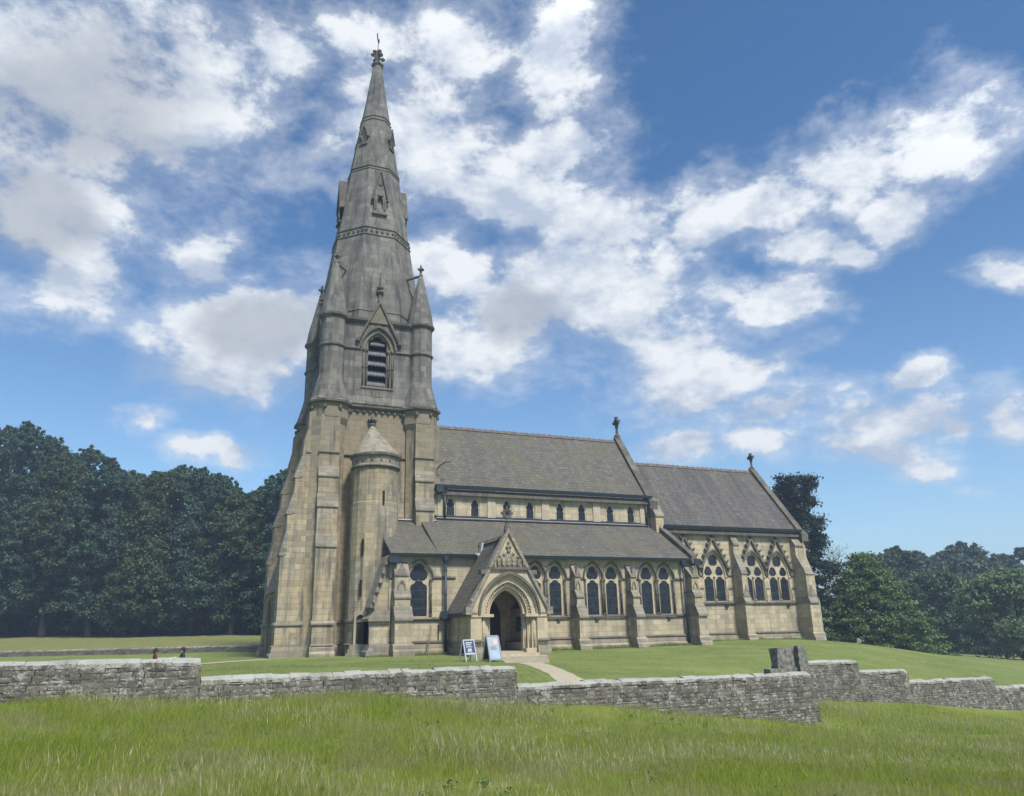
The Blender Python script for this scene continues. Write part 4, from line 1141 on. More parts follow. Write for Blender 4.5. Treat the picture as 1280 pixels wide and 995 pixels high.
# ------------------------------------------------------------------ boundary walls
def stone_wall(name, p0, p1, ztop0, ztop1, th, label, group, cop=.2, cat='wall', mat='rubble', seed=0, cw=(.22, .7), rough=.035):
    r = random.Random(seed)
    p0 = Vector((*p0, 0)); p1 = Vector((*p1, 0)); L = (p1 - p0).length; d = (p1 - p0) / L; nn = Vector((d.y, -d.x, 0))
    t = thing(name, (p0.x, p0.y, H(p0.x, p0.y)), label, cat, group)
    off = Vector((p0.x, p0.y, t.location.z))
    zb = min(H(p0.x, p0.y), H(p1.x, p1.y)) - .45; mb = MB()
    def P3(u, q, z): f = p0 + d * u + nn * q; return (f.x - off.x, f.y - off.y, z - off.z)
    top = lambda u: ztop0 + (ztop1 - ztop0) * u / L - cop
    core = [P3(u, q, z) for u in (.02, L - .02) for q in (-th / 2 + .07, th / 2 - .07) for z in (zb, top(u) - .02)]
    mb.add(core, [[0, 1, 3, 2], [4, 6, 7, 5], [0, 4, 5, 1], [2, 3, 7, 6], [0, 2, 6, 4], [1, 5, 7, 3]])
    z = zb
    while z < max(ztop0, ztop1) - cop:
        ch_ = r.uniform(.05, .125)
        for sd_ in (-1, 1):
            u = -r.uniform(0, .2)
            while u < L:
                w = r.uniform(.08, .28) * (1.6 if r.random() < .15 else 1); a, b = max(0, u), min(L, u + w); u += w
                if b - a < .05: continue
                zt = min(z + ch_, top((a + b) / 2)); zl = z
                if zt - zl < .02 or zt < H(*(p0 + d * a)[:2]) - .3: continue
                e = th / 2 + r.uniform(-.006, .016) + .05 * (1 - (z - zb) / 2); i_ = th / 2 - .1; J = lambda s_=.012: r.uniform(-s_, s_)
                vs = [P3(aa + J(), sd_ * ee, zz + J()) for ee in (i_, e) for aa in (a + .002, b - .002) for zz in (zl + .001, zt - .001)]
                cx_ = P3((a + b) / 2, sd_ * (e + r.uniform(.003, .016)), (zl + zt) / 2)
                mb.add(vs + [cx_], [[0, 2, 6, 4], [1, 5, 7, 3], [0, 4, 5, 1], [2, 3, 7, 6], [4, 6, 8], [6, 7, 8], [7, 5, 8], [5, 4, 8]])
        z += ch_
    for u in (0, L):            # squared end
        z = zb
        while z < top(u) - .02:
            ch_ = min(r.uniform(.12, .26), top(u) - z); e = (-.02 if u == 0 else .02) + r.uniform(-.015, .015)
            vs = [P3(u + (e if k_ else (.25 if u == 0 else -.25)), q, zz) for k_ in (0, 1) for q in (-th / 2 - .03, th / 2 + .03) for zz in (z + .004, z + ch_ - .004)]
            mb.add(vs, [[0, 1, 3, 2], [4, 6, 7, 5], [0, 4, 5, 1], [2, 3, 7, 6], [0, 2, 6, 4], [1, 5, 7, 3]]); z += ch_
    mb.build('stonework', M[mat], t)
    cb = MB(); u = 0
    while u < L - .02:
        w = min(r.uniform(*cw), L - u); f = (u + w / 2) / L
        zt = ztop0 + (ztop1 - ztop0) * f + r.uniform(-.014, .01); e = th / 2 + r.uniform(.0, .05)
        a = p0 + d * (u + .002); b = p0 + d * (u + w - .002)
        cop_ = cop; prof = [(-e, -cop), (-e * r.uniform(.92, 1), -cop * .4), (-e * .8, -.02), (-e * .3, r.uniform(0, .03)), (e * .35, r.uniform(0, .03)), (e * .8, -.03), (e * r.uniform(.93, 1), -cop * .45), (e, -cop)]
        A = [a + nn * q + Vector((0, 0, zt + s + r.uniform(-.015, .015))) - off for q, s in prof]; B = [b + nn * q + Vector((0, 0, zt + s + r.uniform(-.015, .015))) - off for q, s in prof]
        k = len(A)
        cb.add(A + B, [list(range(k)), list(range(2 * k - 1, k - 1, -1))] + [[i, (i + 1) % k, k + (i + 1) % k, k + i] for i in range(k)])
        u += w
    cb.build('coping', M['coping'] if mat == 'rubble' else M['far_rubble'], t)
    return t
GW = 'stepped stretches of the field stone wall round the churchyard'
stone_wall('stone_wall', (-19, -20), (-9.5, -20), .66, .56, .45, 'highest pale lichen stretch of field stone wall, running off the left edge of the photo', GW, .15, seed=1)
stone_wall('stone_wall', (-9.46, -20), (-1.72, -20), .14, .12, .45, 'middle stretch of lichened field stone wall ending before the path to the porch', GW, .13, seed=2)
stone_wall('stone_wall', (-1.68, -20), (8.22, -20), -.34, -.42, .48, 'long dark stretch of field stone wall falling away below the path to a square end by the stile post', GW, .13, seed=3)
stone_wall('stone_wall', (12.75, -15), (15.42, -15), -.36, -.42, .45, 'short tall stretch of field stone wall just right of the stone stile', GW, .13, seed=4)
stone_wall('stone_wall', (15.46, -15), (18.1, -15), -.82, -.87, .45, 'second stepped stretch of wall right of the stile, between the short tall one and the long low one', GW, .13, seed=5)
stone_wall('stone_wall', (18.14, -15), (23.2, -15), -1.31, -1.37, .45, 'long low stretch of stepped wall over the right hand meadow', GW, .13, seed=6)
stone_wall('stone_wall', (23.24, -15), (34, -15), -1.78, -1.85, .45, 'lowest stretch of stepped stone wall leaving at the right edge of the photo', GW, .13, seed=7)
stone_wall('stone_wall', (8.62, -19.7), (11.6, -15.2), -.95, -.75, .4, 'low return of field stone wall behind the stile post', GW, .16, seed=8)
stone_wall('far_wall', (-48, 42), (-2.5, 22.1), .44, .5, .5, 'low grey retaining wall crossing the lawn in front of the dark woodland', None, .14, mat='far_rubble', seed=9, rough=.02)
# stone stile: tall block, leaning slab post, cross slab
stl = thing('stile', (8.9, -18.6, H(8.9, -18.6)), 'stone stile with square block and leaning slab post at the wall end', 'stile')
def rough_block(x0, x1, y0, y1, z0, z1, lean=0, jit=.03, nz=5):
    mb = MB(); o = stl.location; rows = []
    for k in range(nz + 1):
        f = k / nz; z = z0 + (z1 - z0) * f; dx = -lean * f
        rows.append([(x0 + dx - o.x, y0 - o.y, z - o.z), (x1 + dx - o.x, y0 - o.y, z - o.z), (x1 + dx - o.x, y1 - o.y, z - o.z), (x0 + dx - o.x, y1 - o.y, z - o.z)])
    vs = [tuple(c + random.uniform(-jit, jit) for c in p) for r in rows for p in r]
    fs = [[k * 4 + i, k * 4 + (i + 1) % 4, k * 4 + 4 + (i + 1) % 4, k * 4 + 4 + i] for k in range(nz) for i in range(4)] + [[3, 2, 1, 0], [nz * 4 + i for i in range(4)]]
    mb.add(vs, fs); return mb
rough_block(8.14, 9.3, -18.95, -18.6, -1.9, .29).build('block', M['stile'], stl)
rough_block(9.12, 9.46, -19.15, -18.97, -2.4, .34, .3).build('post', M['stile'], stl)
rough_block(7.5, 8.6, -19.3, -18.97, -1.9, -.33, 0).build('step', M['stile'], stl)

# ------------------------------------------------------------------ sign boards, pole, people
def aboard(x, y, rot, w, h, sp, label, frame, face, legs=True):
    z = H(x, y); t = thing('sign_board', (x, y, z), label, 'sign', None, rot)
    lift = .28 if legs else .06
    for s, nm in ((-1, 'front_panel'), (1, 'back_panel')):
        U, N = (1, 0, 0), Vector((0, s * 1.0, 0))
        def lean(zz): return s * sp * (1 - zz / h)
        def slab(mb, u0, u1, z0, z1, o0, o1):
            V = []
            for u in (u0, u1):
                for zz in (z0, z1):
                    for o in (o0, o1): V.append((u, lean(zz) + s * o, zz))
            mb.add(V, [[0, 1, 3, 2], [4, 6, 7, 5], [0, 4, 5, 1], [2, 3, 7, 6], [0, 2, 6, 4], [1, 5, 7, 3]])
        p = MB(); slab(p, -w / 2 + .03, w / 2 - .03, lift + .03, h - .03, .0, .015); p = p.build(nm, M[face] if s < 0 else M['board_back'], t)
        f = MB()
        slab(f, -w / 2, w / 2, h - .05, h, -.01, .03); slab(f, -w / 2, w / 2, lift, lift + .05, -.01, .03)
        for e in (-1, 1): slab(f, e * w / 2 - .025, e * w / 2 + .025, 0 if (legs or e) else 0, h - .05, -.01, .03)
        f.build('frame', M[frame], t)
        if s < 0:
            k = MB()
            if legs:
                for j, (a, b, zz, hh) in enumerate(((-.75, .7, .82, .05), (-.7, .4, .73, .05), (-.75, .6, .64, .035), (-.5, .45, .44, .05), (-.7, .75, .36, .03))): slab(k, a * w / 2.3, b * w / 2.3, zz * h, zz * h + hh, .016, .02)
                k.build('lettering', M['white'], p)
                k = MB(); slab(k, -.1, .1, .5 * h, .58 * h, .016, .021); k.build('emblem', M['white'], p)
            else:
                slab(k, -.17, .2, .14, .42, .016, .02); k.build('picture', M['poster_blue'], p)
                k = MB(); slab(k, .0, .2, .7, .9, .016, .02); k.build('picture', M['poster_pink'], p)
                k = MB()
                for j in range(6): slab(k, -.2, .18 - .06 * (j % 3), .62 - j * .03, .628 - j * .03, .016, .019)
                k.build('lettering', M['board_back'], p)
    return t
M['board_back'] = plain('dark board', (.03, .035, .045), .5); M['sign_blue'] = plain('blue sign sheet', (.04, .06, .16), .4, .15, 4)
M['poster'] = plain('pale poster', (.34, .38, .41), .4, .06); M['poster_blue'] = plain('pale blue print', (.3, .42, .66), .4, .1); M['poster_pink'] = plain('pink print', (.66, .42, .42), .4, .1)
M['alu'] = plain('grey sign frame', (.3, .31, .31), .4, .1, 4, .5, .4)
aboard(1.75, -7.0, .22, .54, .9, .27, 'small blue and white folding sign board on white legs left of the porch', 'white', 'sign_blue', True)
aboard(2.75, -7.3, .2, .6, 1.08, .3, 'taller white framed folding sign board with pale poster nearest the porch door', 'alu', 'poster', False)
pole = thing('wooden_pole', (1.9, -.62, H(1.9, -.62)), 'pair of thin wooden poles leaning against the church wall below the single aisle window', 'pole')
for (a, b) in (((0, 0, 0), (.27, .3, 1.45)), ((-.08, -.05, 0), (.12, .3, .75))):
    k = MB(); k.tube([a, b], .022, 6); k.build('pole', M['wood'], pole)

def person(loc, rot, label, top, trouser, hair):
    """seated on the grass, knees drawn up; one continuous skinned body"""
    t = thing('person', loc, label, 'person', 'two visitors sitting on the lawn behind the wall', rot); t.scale = (.9, .9, .9)
    J = [(0, 0, .1), (0, -.03, .32), (.02, .0, .55), (.03, .02, .63), (.05, .02, .7), (.06, .02, .8),
         (.14, .1, .1), (.45, .13, .42), (.72, .11, .06), (.86, .11, .05), (.14, -.1, .1), (.48, -.12, .4), (.78, -.11, .06), (.92, -.11, .05),
         (.03, .2, .54), (.1, .25, .3), (.34, .16, .3), (.42, .14, .31), (.03, -.2, .54), (.08, -.26, .3), (.33, -.16, .3), (.41, -.14, .31)]
    Rr = [.15, .13, .13, .06, .055, .1, .1, .065, .045, .035, .1, .065, .045, .035, .06, .045, .035, .04, .06, .045, .035, .04]
    E = [(0, 1), (1, 2), (2, 3), (3, 4), (4, 5), (0, 6), (6, 7), (7, 8), (8, 9), (0, 10), (10, 11), (11, 12), (12, 13), (2, 14), (14, 15), (15, 16), (16, 17), (2, 18), (18, 19), (19, 20), (20, 21)]
    me = bpy.data.meshes.new('body'); me.from_pydata(J, E, []); o = bpy.data.objects.new('body', me); COL.objects.link(o); o.parent = t
    sk = o.modifiers.new('skin', 'SKIN'); o.modifiers.new('sub', 'SUBSURF').levels = 2; o.modifiers['sub'].render_levels = 2
    for i, r in enumerate(Rr): me.skin_vertices[0].data[i].radius = (r, r)
    me.skin_vertices[0].data[0].use_root = True
    m, nt = newmat('clothing'); tc = nt.n('ShaderNodeTexCoord'); sp = nt.n('ShaderNodeSeparateXYZ', None, Vector=tc.outputs['Object'])
    leg = nt.math('GREATER_THAN', nt.math('SUBTRACT', sp.outputs[0], nt.math('MULTIPLY', sp.outputs[2], .35)), .08)
    skin_ = nt.math('GREATER_THAN', sp.outputs[2], .66)
    col = nt.mix(leg, top, trouser); col = nt.mix(skin_, col, (.5, .32, .25)); nt.out(col, .85)
    me.materials.append(m)
    h = MB(); h.smooth = True; h.blob((.03, .02, .84), (.125, .12, .12), 10, 7); h.blob((-.02, .02, .76), (.1, .11, .13), 10, 7)
    h.build('hair', hair, t)
    return t
hair_d = plain('dark hair', (.03, .018, .014), .6, .3, 20)
person((-10.75, 3.75, H(-10.75, 3.75) - .1), 0.1, 'dark haired visitor in a dark red top and white trousers sitting on the lawn', (.09, .018, .02), (.5, .49, .46), hair_d)
person((-9.45, 4.25, H(-9.45, 4.25) - .1), PI + .3, 'visitor in a dark teal jacket and pale trousers sitting on the lawn', (.012, .03, .036), (.4, .39, .36), hair_d)

# ------------------------------------------------------------------ trees
def leaf_cloud(centres, radii, per, size, rng, flat=.65, up=.35):
    """diamond shaped leaf sprays scattered through clumps"""
    C = np.repeat(centres, per, 0); R = np.repeat(radii, per)
    n = len(C)
    d = rng.normal(size=(n, 3)); d /= np.linalg.norm(d, axis=1)[:, None]
    rr = np.abs(rng.normal(0, .62, n)) * .75 + .25 * rng.random(n)
    off = d * (rr * R)[:, None]; off[:, 2] *= flat
    c = C + off
    nrm = d * .6 + rng.normal(size=(n, 3)) * .55 + np.array([0, 0, up]); nrm /= np.linalg.norm(nrm, axis=1)[:, None]
    a = rng.normal(size=(n, 3)); t = np.cross(nrm, a); t /= np.linalg.norm(t, axis=1)[:, None]; b = np.cross(nrm, t)
    s = size * rng.uniform(.55, 1.3, n)[:, None]
    V = np.stack([c - t * s, c + b * s * .55 - nrm * s * .12, c + t * s, c - b * s * .55 - nrm * s * .12], 1).reshape(-1, 3)
    return V, np.arange(4 * n).reshape(-1, 4)
def crown_pts(kind, n, Ht, R, rng):
    c = []; r = []
    if kind in ('broad', 'ovate'):
        shape = (lambda z: math.sqrt(max(0, 1 - ((z - .4) / .62) ** 2)) ** .8) if kind == 'broad' else (lambda z: min(1, (z + .12) * 3.2) * max(0, 1 - z) ** .62 * 1.08)
        # big boughs carry smaller clumps so that the outline is uneven
        nb = 16
        ba = rng.uniform(0, 2 * PI, nb); bz = rng.uniform(.06, .93, nb)
        for i in range(n):
            k = rng.integers(nb); a = ba[k] + rng.normal() * .3; z = np.clip(bz[k] + rng.normal() * .09, .02, .99)
            e = shape(z)
            q = e * R * rng.uniform(.62, 1.02)
            c.append((q * math.cos(a), q * math.sin(a), z * Ht)); r.append(R * rng.uniform(.1, .2))
        for i in range(n // 3):
            z = rng.uniform(.08, .95); e = shape(z); a = rng.uniform(0, 2 * PI); q = e * R * rng.uniform(.1, .8)
            c.append((q * math.cos(a), q * math.sin(a), z * Ht)); r.append(R * rng.uniform(.16, .26))
        for i in range(n // 5):
            a = rng.uniform(0, 2 * PI); q = R * rng.uniform(0, .75) ; top = 1.0 - .3 * (q / R) ** 2
            for j in range(3):
                c.append((q * math.cos(a) + rng.normal() * .08, q * math.sin(a) + rng.normal() * .08, Ht * (top + .022 * j + rng.uniform(-.02, .03)))); r.append(R * (.085 - .022 * j))
    elif kind == 'tier':
        nt_ = 13
        for i in range(n):
            k = rng.integers(nt_); f = (k + .4) / nt_; w = (1 - f ** 1.05) ** .85 * R
            na = 9 + k % 3; a = 2 * PI * (rng.integers(na) + .37 * k) / na + rng.normal() * .1; q = w * math.sqrt(rng.uniform(.08, 1.1))
            c.append((q * math.cos(a), q * math.sin(a), Ht * (.07 + .92 * f) - q * .16 + rng.normal() * .12)); r.append(R * rng.uniform(.09, .17))
    else:   # column: dark ragged conifer
        for i in range(n):
            f = rng.random() ** .9; k = int(f * 11)
            w = R * (.5 + .5 * math.sin(k * 2.1)) * (1 - f * .45) * .5 + R * .5 * (1 - f * .55)
            a = rng.uniform(0, 2 * PI); q = w * math.sqrt(rng.random())
            c.append((q * math.cos(a), q * math.sin(a), Ht * (.04 + .95 * f))); r.append(R * rng.uniform(.13, .24))
    return np.array(c), np.array(r)
def tree(name, label, kind, mat, x, y, z, Ht, R, n=230, per=80, size=.24, seed=0, group=None, rot=0.0, trunk=.1, flat=.6, cat='tree', sink=.3):
    rng = np.random.default_rng(seed); rd = random.Random(seed)
    t = thing(name, (x, y, z - sink), label, cat, group, rot)
    c, r = crown_pts(kind, n, Ht - trunk * Ht, R, rng); c[:, 2] += trunk * Ht
    V, F = leaf_cloud(c, r, per, size, rng, flat)
    me = np_mesh('crown', V, F, M[mat]); o = bpy.data.objects.new('crown', me); COL.objects.link(o); o.parent = t
    b = MB(); b.smooth = True; w = max(.16, Ht * .02)
    b.tube([(0, 0, -.6), (.05, .02, .4), (rd.uniform(-.2, .2), rd.uniform(-.2, .2), Ht * .35), (rd.uniform(-.3, .3), rd.uniform(-.3, .3), Ht * .85)], [w * 1.6, w, w * .75, w * .15], 8)
    for k in range(11):
        j = rd.randrange(len(c)); p = c[j]; z0 = max(.12 * Ht, p[2] - .3 * math.hypot(p[0], p[1]) - .08 * Ht)
        b.tube([(0, 0, z0), (p[0] * .5, p[1] * .5, (z0 + p[2]) / 2 + .02 * Ht), tuple(p)], [w * .4, w * .25, w * .06], 5)
    b.build('trunk', M['bark'], t)
    return t
WG = 'trees of the dark woodland edge left of the church'
WT = [(-31.8, 74, 24.6), (-28.6, 68.3, 23.0), (-26.9, 73, 22.6), (-23.7, 67.2, 20.6), (-21.7, 71.8, 21.4), (-18.8, 64, 19.8), (-16.4, 67.3, 19.0), (-13.4, 61.7, 18.4), (-10.7, 64.8, 19.6),
      (-8, 60.4, 19.6), (-5.6, 63.7, 18.4), (-3.6, 58.5, 15.9), (-.7, 60.5, 16.8), (1.2, 55.3, 18.2), (4.0, 58.5, 19.8)]
WL = ['tallest dark woodland tree cut by the left edge of the photo', 'dark tree at the left edge, its loose feathery top above the wood', 'second feathery topped tree from the left in the dark wood', 'woodland tree where the skyline drops behind the first feathery tops',
      'woodland tree with a spiky tip left of the low middle of the wood', 'front woodland tree at the start of the level skyline', 'woodland tree of the level skyline, set back between two front trees', 'front woodland tree beneath the middle of the level skyline',
      'woodland tree left of the spiky domed top', 'spiky domed woodland tree in the middle of the wood', 'woodland tree just right of the spiky domed top', 'lowest woodland tree under the dip in the skyline', 'woodland tree between the dip and the church tower',
      'dark woodland tree rising against the left edge of the tower', 'woodland tree mostly hidden behind the church tower']
for i, (x, y, h) in enumerate(WT):
    tree('woodland_tree', WL[i], 'ovate' if i in (1, 2, 4, 7, 9, 13) else 'broad', ('leaf_wood', 'leaf_wood2', 'leaf_wood', 'leaf_wood3')[i * 3 % 4], x, y, H(x, y), h * (1.05 if i in (1, 2, 4) else .96 if i == 9 else 1), 4.5 + (i * 7 % 5) * .32, 300, 125, .17, seed=20 + i, group=WG, rot=i * 1.3, trunk=.05, flat=.75)
BL = 'dim back row woodland tree filling a gap behind the front trees'
for i, (x, y, h) in enumerate([(-42, 80, 24), (-36, 78, 24), (-30, 80, 20), (-24, 78, 19), (-18, 74, 17), (-12.5, 71, 16.5), (-6.5, 70, 16), (-1, 67, 15), (5, 66, 17), (-21, 82, 18), (-10, 79, 16)]):
    tree('woodland_tree', BL, 'broad', 'leaf_wood', x, y, H(x, y), h, 5.2, 150, 80, .36, seed=50 + i, group='back row of the dark woodland', rot=i, trunk=.02, flat=.8)
tree('cedar_tree', 'broad yellow green tree with layered boughs sweeping to the lawn right of the chancel', 'tier', 'leaf_lime', 47.6, 13.5, H(47.6, 13.5), 9.0, 6.3, 620, 120, .13, seed=81, trunk=.02, flat=.42)
tree('conifer_tree', 'tall ragged dark conifer rising behind the chancel gable', 'column', 'leaf_yew', 45.2, 18.5, H(45.2, 18.5), 16.4, 4.3, 330, 140, .15, seed=82, trunk=.04)
tree('parkland_tree', 'tall blue green tree behind the layered cedar', 'broad', 'leaf_far', 84, 41, H(84, 41), 13.6, 6.6, 260, 110, .23, seed=83, trunk=.05)
tree('parkland_tree', 'dark round tree with bare trunks showing under it, between the cedar and the rightmost tree', 'broad', 'leaf_mid', 71.5, 25.5, H(71.5, 25.5), 9.2, 5.2, 280, 130, .16, seed=84, trunk=.12)
tree('parkland_tree', 'distant tree with a fine twiggy dome on the right skyline', 'broad', 'leaf_far', 107, 48, H(107, 48), 16.2, 6.4, 260, 110, .26, seed=85, trunk=.05)
tree('parkland_tree', 'rounded green tree cut by the right edge of the photo, dark shade under it', 'broad', 'leaf_right', 67.0, 13.6, H(68.3, 13.2), 8.6, 5.0, 300, 140, .14, seed=86, trunk=.06)
tree('parkland_tree', 'far tree top above the rightmost round tree', 'broad', 'leaf_far', 116, 44, H(116, 44), 15.6, 7.0, 180, 75, .4, seed=87, trunk=.05)
tree('parkland_tree', 'low far tree in the gap behind the round tree with bare trunks', 'broad', 'leaf_far', 98, 42, H(98, 42), 13.2, 6.6, 180, 75, .38, seed=88, trunk=.04)
tree('parkland_tree', 'dim far tree closing the skyline between cedar and twiggy dome', 'broad', 'leaf_far', 108, 58, H(108, 58), 15.4, 7.5, 180, 75, .4, seed=89, trunk=.03)
def bare_tree(x, y, h):
    t = thing('bare_tree', (x, y, H(x, y) - .2), 'leafless pale tree between the dark conifer and the layered cedar', 'tree')
    rd = random.Random(5); b = MB()
    b.tube([(0, 0, 0), (.1, 0, h * .3), (.2, .1, h * .55)], [.2, .15, .11], 7); b.build('trunk', M['twig'], t)
    b = MB()
    def grow_(p, d, L, r, k):
        q = p + d * L; b.tube([p, p + d * L * .5 + Vector((rd.uniform(-.1, .1), rd.uniform(-.1, .1), 0)) * L, q], [r, r * .8, r * .6], 4)
        if k:
            for j in range(rd.choice((2, 3, 3))):
                e = (d + Vector((rd.uniform(-.8, .8), rd.uniform(-.8, .8), rd.uniform(-.1, .5)))).normalized()
                grow_(p + d * L * rd.uniform(.5, 1), e, L * rd.uniform(.55, .8), r * .6, k - 1)
    for j in range(5):
        grow_(Vector((.15, .05, h * rd.uniform(.3, .55))), Vector((rd.uniform(-.7, .7), rd.uniform(-.7, .7), 1)).normalized(), h * .24, .08, 4)
    b.build('branches', M['twig'], t)
bare_tree(52.6, 23.5, 11.8)

# dense undergrowth that closes the floor of the wood
rng_u = np.random.default_rng(3); nu_ = 620
ux = rng_u.uniform(-58, 24, nu_); uy = 77 - .28 * (ux + 20) + rng_u.uniform(-3, 9, nu_)
uc = np.c_[ux, uy, hgt(ux, uy) + rng_u.uniform(.3, 3.6, nu_)]
V, F = leaf_cloud(uc, rng_u.uniform(1.0, 1.9, nu_), 110, .3, rng_u, .8)
uo = bpy.data.objects.new('undergrowth', np_mesh('undergrowth', V, F, M['leaf_wood'])); COL.objects.link(uo)
tag(uo, 'dark undergrowth filling the floor of the woodland', 'undergrowth', kind='stuff')

# ------------------------------------------------------------------ meadow grass (uncountable: one object)
def noise2(x, y, s, seed):
    """smooth value noise on a lattice"""
    g = np.random.default_rng(seed).random((256, 256)); x = x / s + 90; y = y / s + 90
    i = np.floor(x).astype(int); j = np.floor(y).astype(int); f = x - i; h = y - j; f = f * f * (3 - 2 * f); h = h * h * (3 - 2 * h)
    q = lambda a, b: g[a % 256, b % 256]
    return (q(i, j) * (1 - f) + q(i + 1, j) * f) * (1 - h) + (q(i, j + 1) * (1 - f) + q(i + 1, j + 1) * f) * h
CX, CY, YAW = -10.241, -40.0, math.radians(23.481)
def scatter(n, d0, d1, rng, power=1.0):
    d = d0 + (d1 - d0) * rng.random(n) ** power; s = (rng.random(n) * 2 - 1) * (.74 * d + 4.0)
    x = CX + d * math.sin(YAW) + s * math.cos(YAW); y = CY + d * math.cos(YAW) - s * math.sin(YAW)
    lim = np.where(x > 8.6, -15.35, -20.28)
    k = y < lim
    return x[k], y[k], d[k]
def blades(x, y, d, rng, hs, wd, lean=.2):
    n = len(x); z = hgt(x, y)
    trk = np.exp(-((y + 22.9 + .1 * (x - 14)) / .9) ** 2) * sstep(9.5, 13, x)
    pn = noise2(x, y, 1.5, 3); pm = noise2(x, y, .45, 4)
    h = hs * rng.uniform(.55, 1.25, n) * (.35 + .85 * pn + .4 * pm) * (1 - .8 * trk)
    a = rng.uniform(0, 2 * PI, n); w = wd * rng.uniform(.7, 1.3, n)
    la = rng.uniform(0, 2 * PI, n) + .5 * np.sin(rng.uniform(0, 6, n)); ll = h * rng.uniform(.05, lean * 2, n)
    bx, by = np.cos(a) * w, np.sin(a) * w; lx, ly = np.cos(la) * ll, np.sin(la) * ll
    z0 = z - .03
    V = np.stack([np.stack([x - bx, y - by, z0], 1), np.stack([x + bx, y + by, z0], 1),
                  np.stack([x + bx * .8 + lx * .3, y + by * .8 + ly * .3, z0 + h * .55], 1), np.stack([x - bx * .8 + lx * .3, y - by * .8 + ly * .3, z0 + h * .55], 1),
                  np.stack([x + lx + bx * .12, y + ly + by * .12, z0 + h * .97], 1), np.stack([x + lx - bx * .12, y + ly - by * .12, z0 + h], 1)], 1).reshape(-1, 3)
    q = (np.arange(n) * 6)[:, None]
    F = np.concatenate([q + np.array([[0, 1, 2, 3]]), q + np.array([[3, 2, 4, 5]])], 0)
    return V, F
rg_ = np.random.default_rng(5)
VV, FF, off = [], [], 0
for n, d0, d1, hs, wd in ((340000, 5.5, 13, .2, .0017), (330000, 12, 20, .2, .0025), (250000, 19, 34, .2, .0042)):
    x, y, d = scatter(n, d0, d1, rg_)
    V, F = blades(x, y, d, rg_, hs, wd); VV.append(V); FF.append(F + off); off += len(V)
gme = np_mesh('meadow_grass', np.concatenate(VV), np.concatenate(FF), M['blade'])
gob = bpy.data.objects.new('meadow_grass', gme); COL.objects.link(gob)
tag(gob, 'long yellow green meadow grass in front of the churchyard wall', 'grass', kind='stuff')
# short turf of the mown lawn, with longer uncut tufts along walls and plinths
x = rg_.uniform(-16, 32, 150000); y = rg_.uniform(-19.6, 1.5, 150000)
k = ((np.abs(x - (2.0 + (y + 15) * .3)) > .75) | (y > -8.4)) & ~((x > 2.6) & (x < 7) & (y > -8.8)) & ((x < 13.5) | (y > -14.6)) & ((y < -.5) | (x < -6.5) | ((x > 19.5) & (y < 1.6)))
x, y = x[k], y[k]
V, F = blades(x, y, y, rg_, .05, .007, .5)
x2 = np.r_[rg_.uniform(-1.2, 3, 1500), rg_.uniform(7.6, 18.8, 3000), rg_.uniform(19.8, 31, 2600)]; y2 = np.r_[np.full(1500, -.42), np.full(3000, -.42), np.full(2600, 2.4)] - np.abs(rg_.normal(0, .12, 7100))
V2, F2 = blades(x2, y2, y2, rg_, .16, .008, .5)
lme = np_mesh('lawn_grass', np.concatenate([V, V2]), np.concatenate([F, F2 + len(V)]), M['lawn_blade'])
lob = bpy.data.objects.new('lawn_grass', lme); COL.objects.link(lob); tag(lob, 'short mown turf of the churchyard lawn', 'grass', kind='stuff')
VV, FF, off = [], [], 0
for n, d0, d1, wd in ((9000, 6.5, 13, .0026), (17000, 12, 20, .0034), (17000, 19, 32, .0046)):
    x, y, d = scatter(n, d0, d1, rg_)
    k = noise2(x, y, 2.6, 9) + .25 * noise2(x, y, .7, 12) > .6; x, y, d = x[k], y[k], d[k]
    V, F = blades(x, y, d, rg_, .33, wd * .35, .15)
    V = V.reshape(-1, 6, 3)     # widen the upper third into a seed head
    c = (V[:, 2] + V[:, 3]) / 2; w = rg_.uniform(.9, 1.5, len(V))[:, None] * wd
    e = (V[:, 1] - V[:, 0]); e /= np.linalg.norm(e, axis=1)[:, None]
    top = (V[:, 4] + V[:, 5]) / 2; mid = c + (top - c) * .5
    Hd = np.stack([c + (top - c) * .2, mid + e * w, top + (top - c) * .12, mid - e * w], 1).reshape(-1, 3)
    V = V.reshape(-1, 3); m = len(V); VV += [V, Hd]; FF += [F + off, np.arange(len(Hd)).reshape(-1, 4) + off + m]; off += m + len(Hd)
wx, wy, wd_ = scatter(260, 7, 24, rg_)
wc_ = np.c_[wx, wy, hgt(wx, wy) + .07]
Vw, Fw = leaf_cloud(wc_, rg_.uniform(.07, .2, len(wx)), 34, .03, rg_, .6, .9)
wme = np_mesh('meadow_weeds', Vw, Fw, M['weed']); wob = bpy.data.objects.new('meadow_weeds', wme); COL.objects.link(wob); wob.parent = gob
sme = np_mesh('seed_heads', np.concatenate(VV), np.concatenate(FF), M['seed'])
sob = bpy.data.objects.new('seed_heads', sme); COL.objects.link(sob); sob.parent = gob

# ------------------------------------------------------------------ air
hz = MB(); hz.wbox(-6000, 6000, -6000, 6000, -9.0, 46.0)
hm, ht = newmat('haze'); pv = ht.n('ShaderNodeVolumePrincipled', None, Color=(.62, .76, 1.0, 1), Density=.00115, Anisotropy=.2)
ho_ = ht.n('ShaderNodeOutputMaterial'); ht.t.links.new(pv.outputs[0], ho_.inputs['Volume'])
tag(hz.build('haze', hm), kind='stuff')

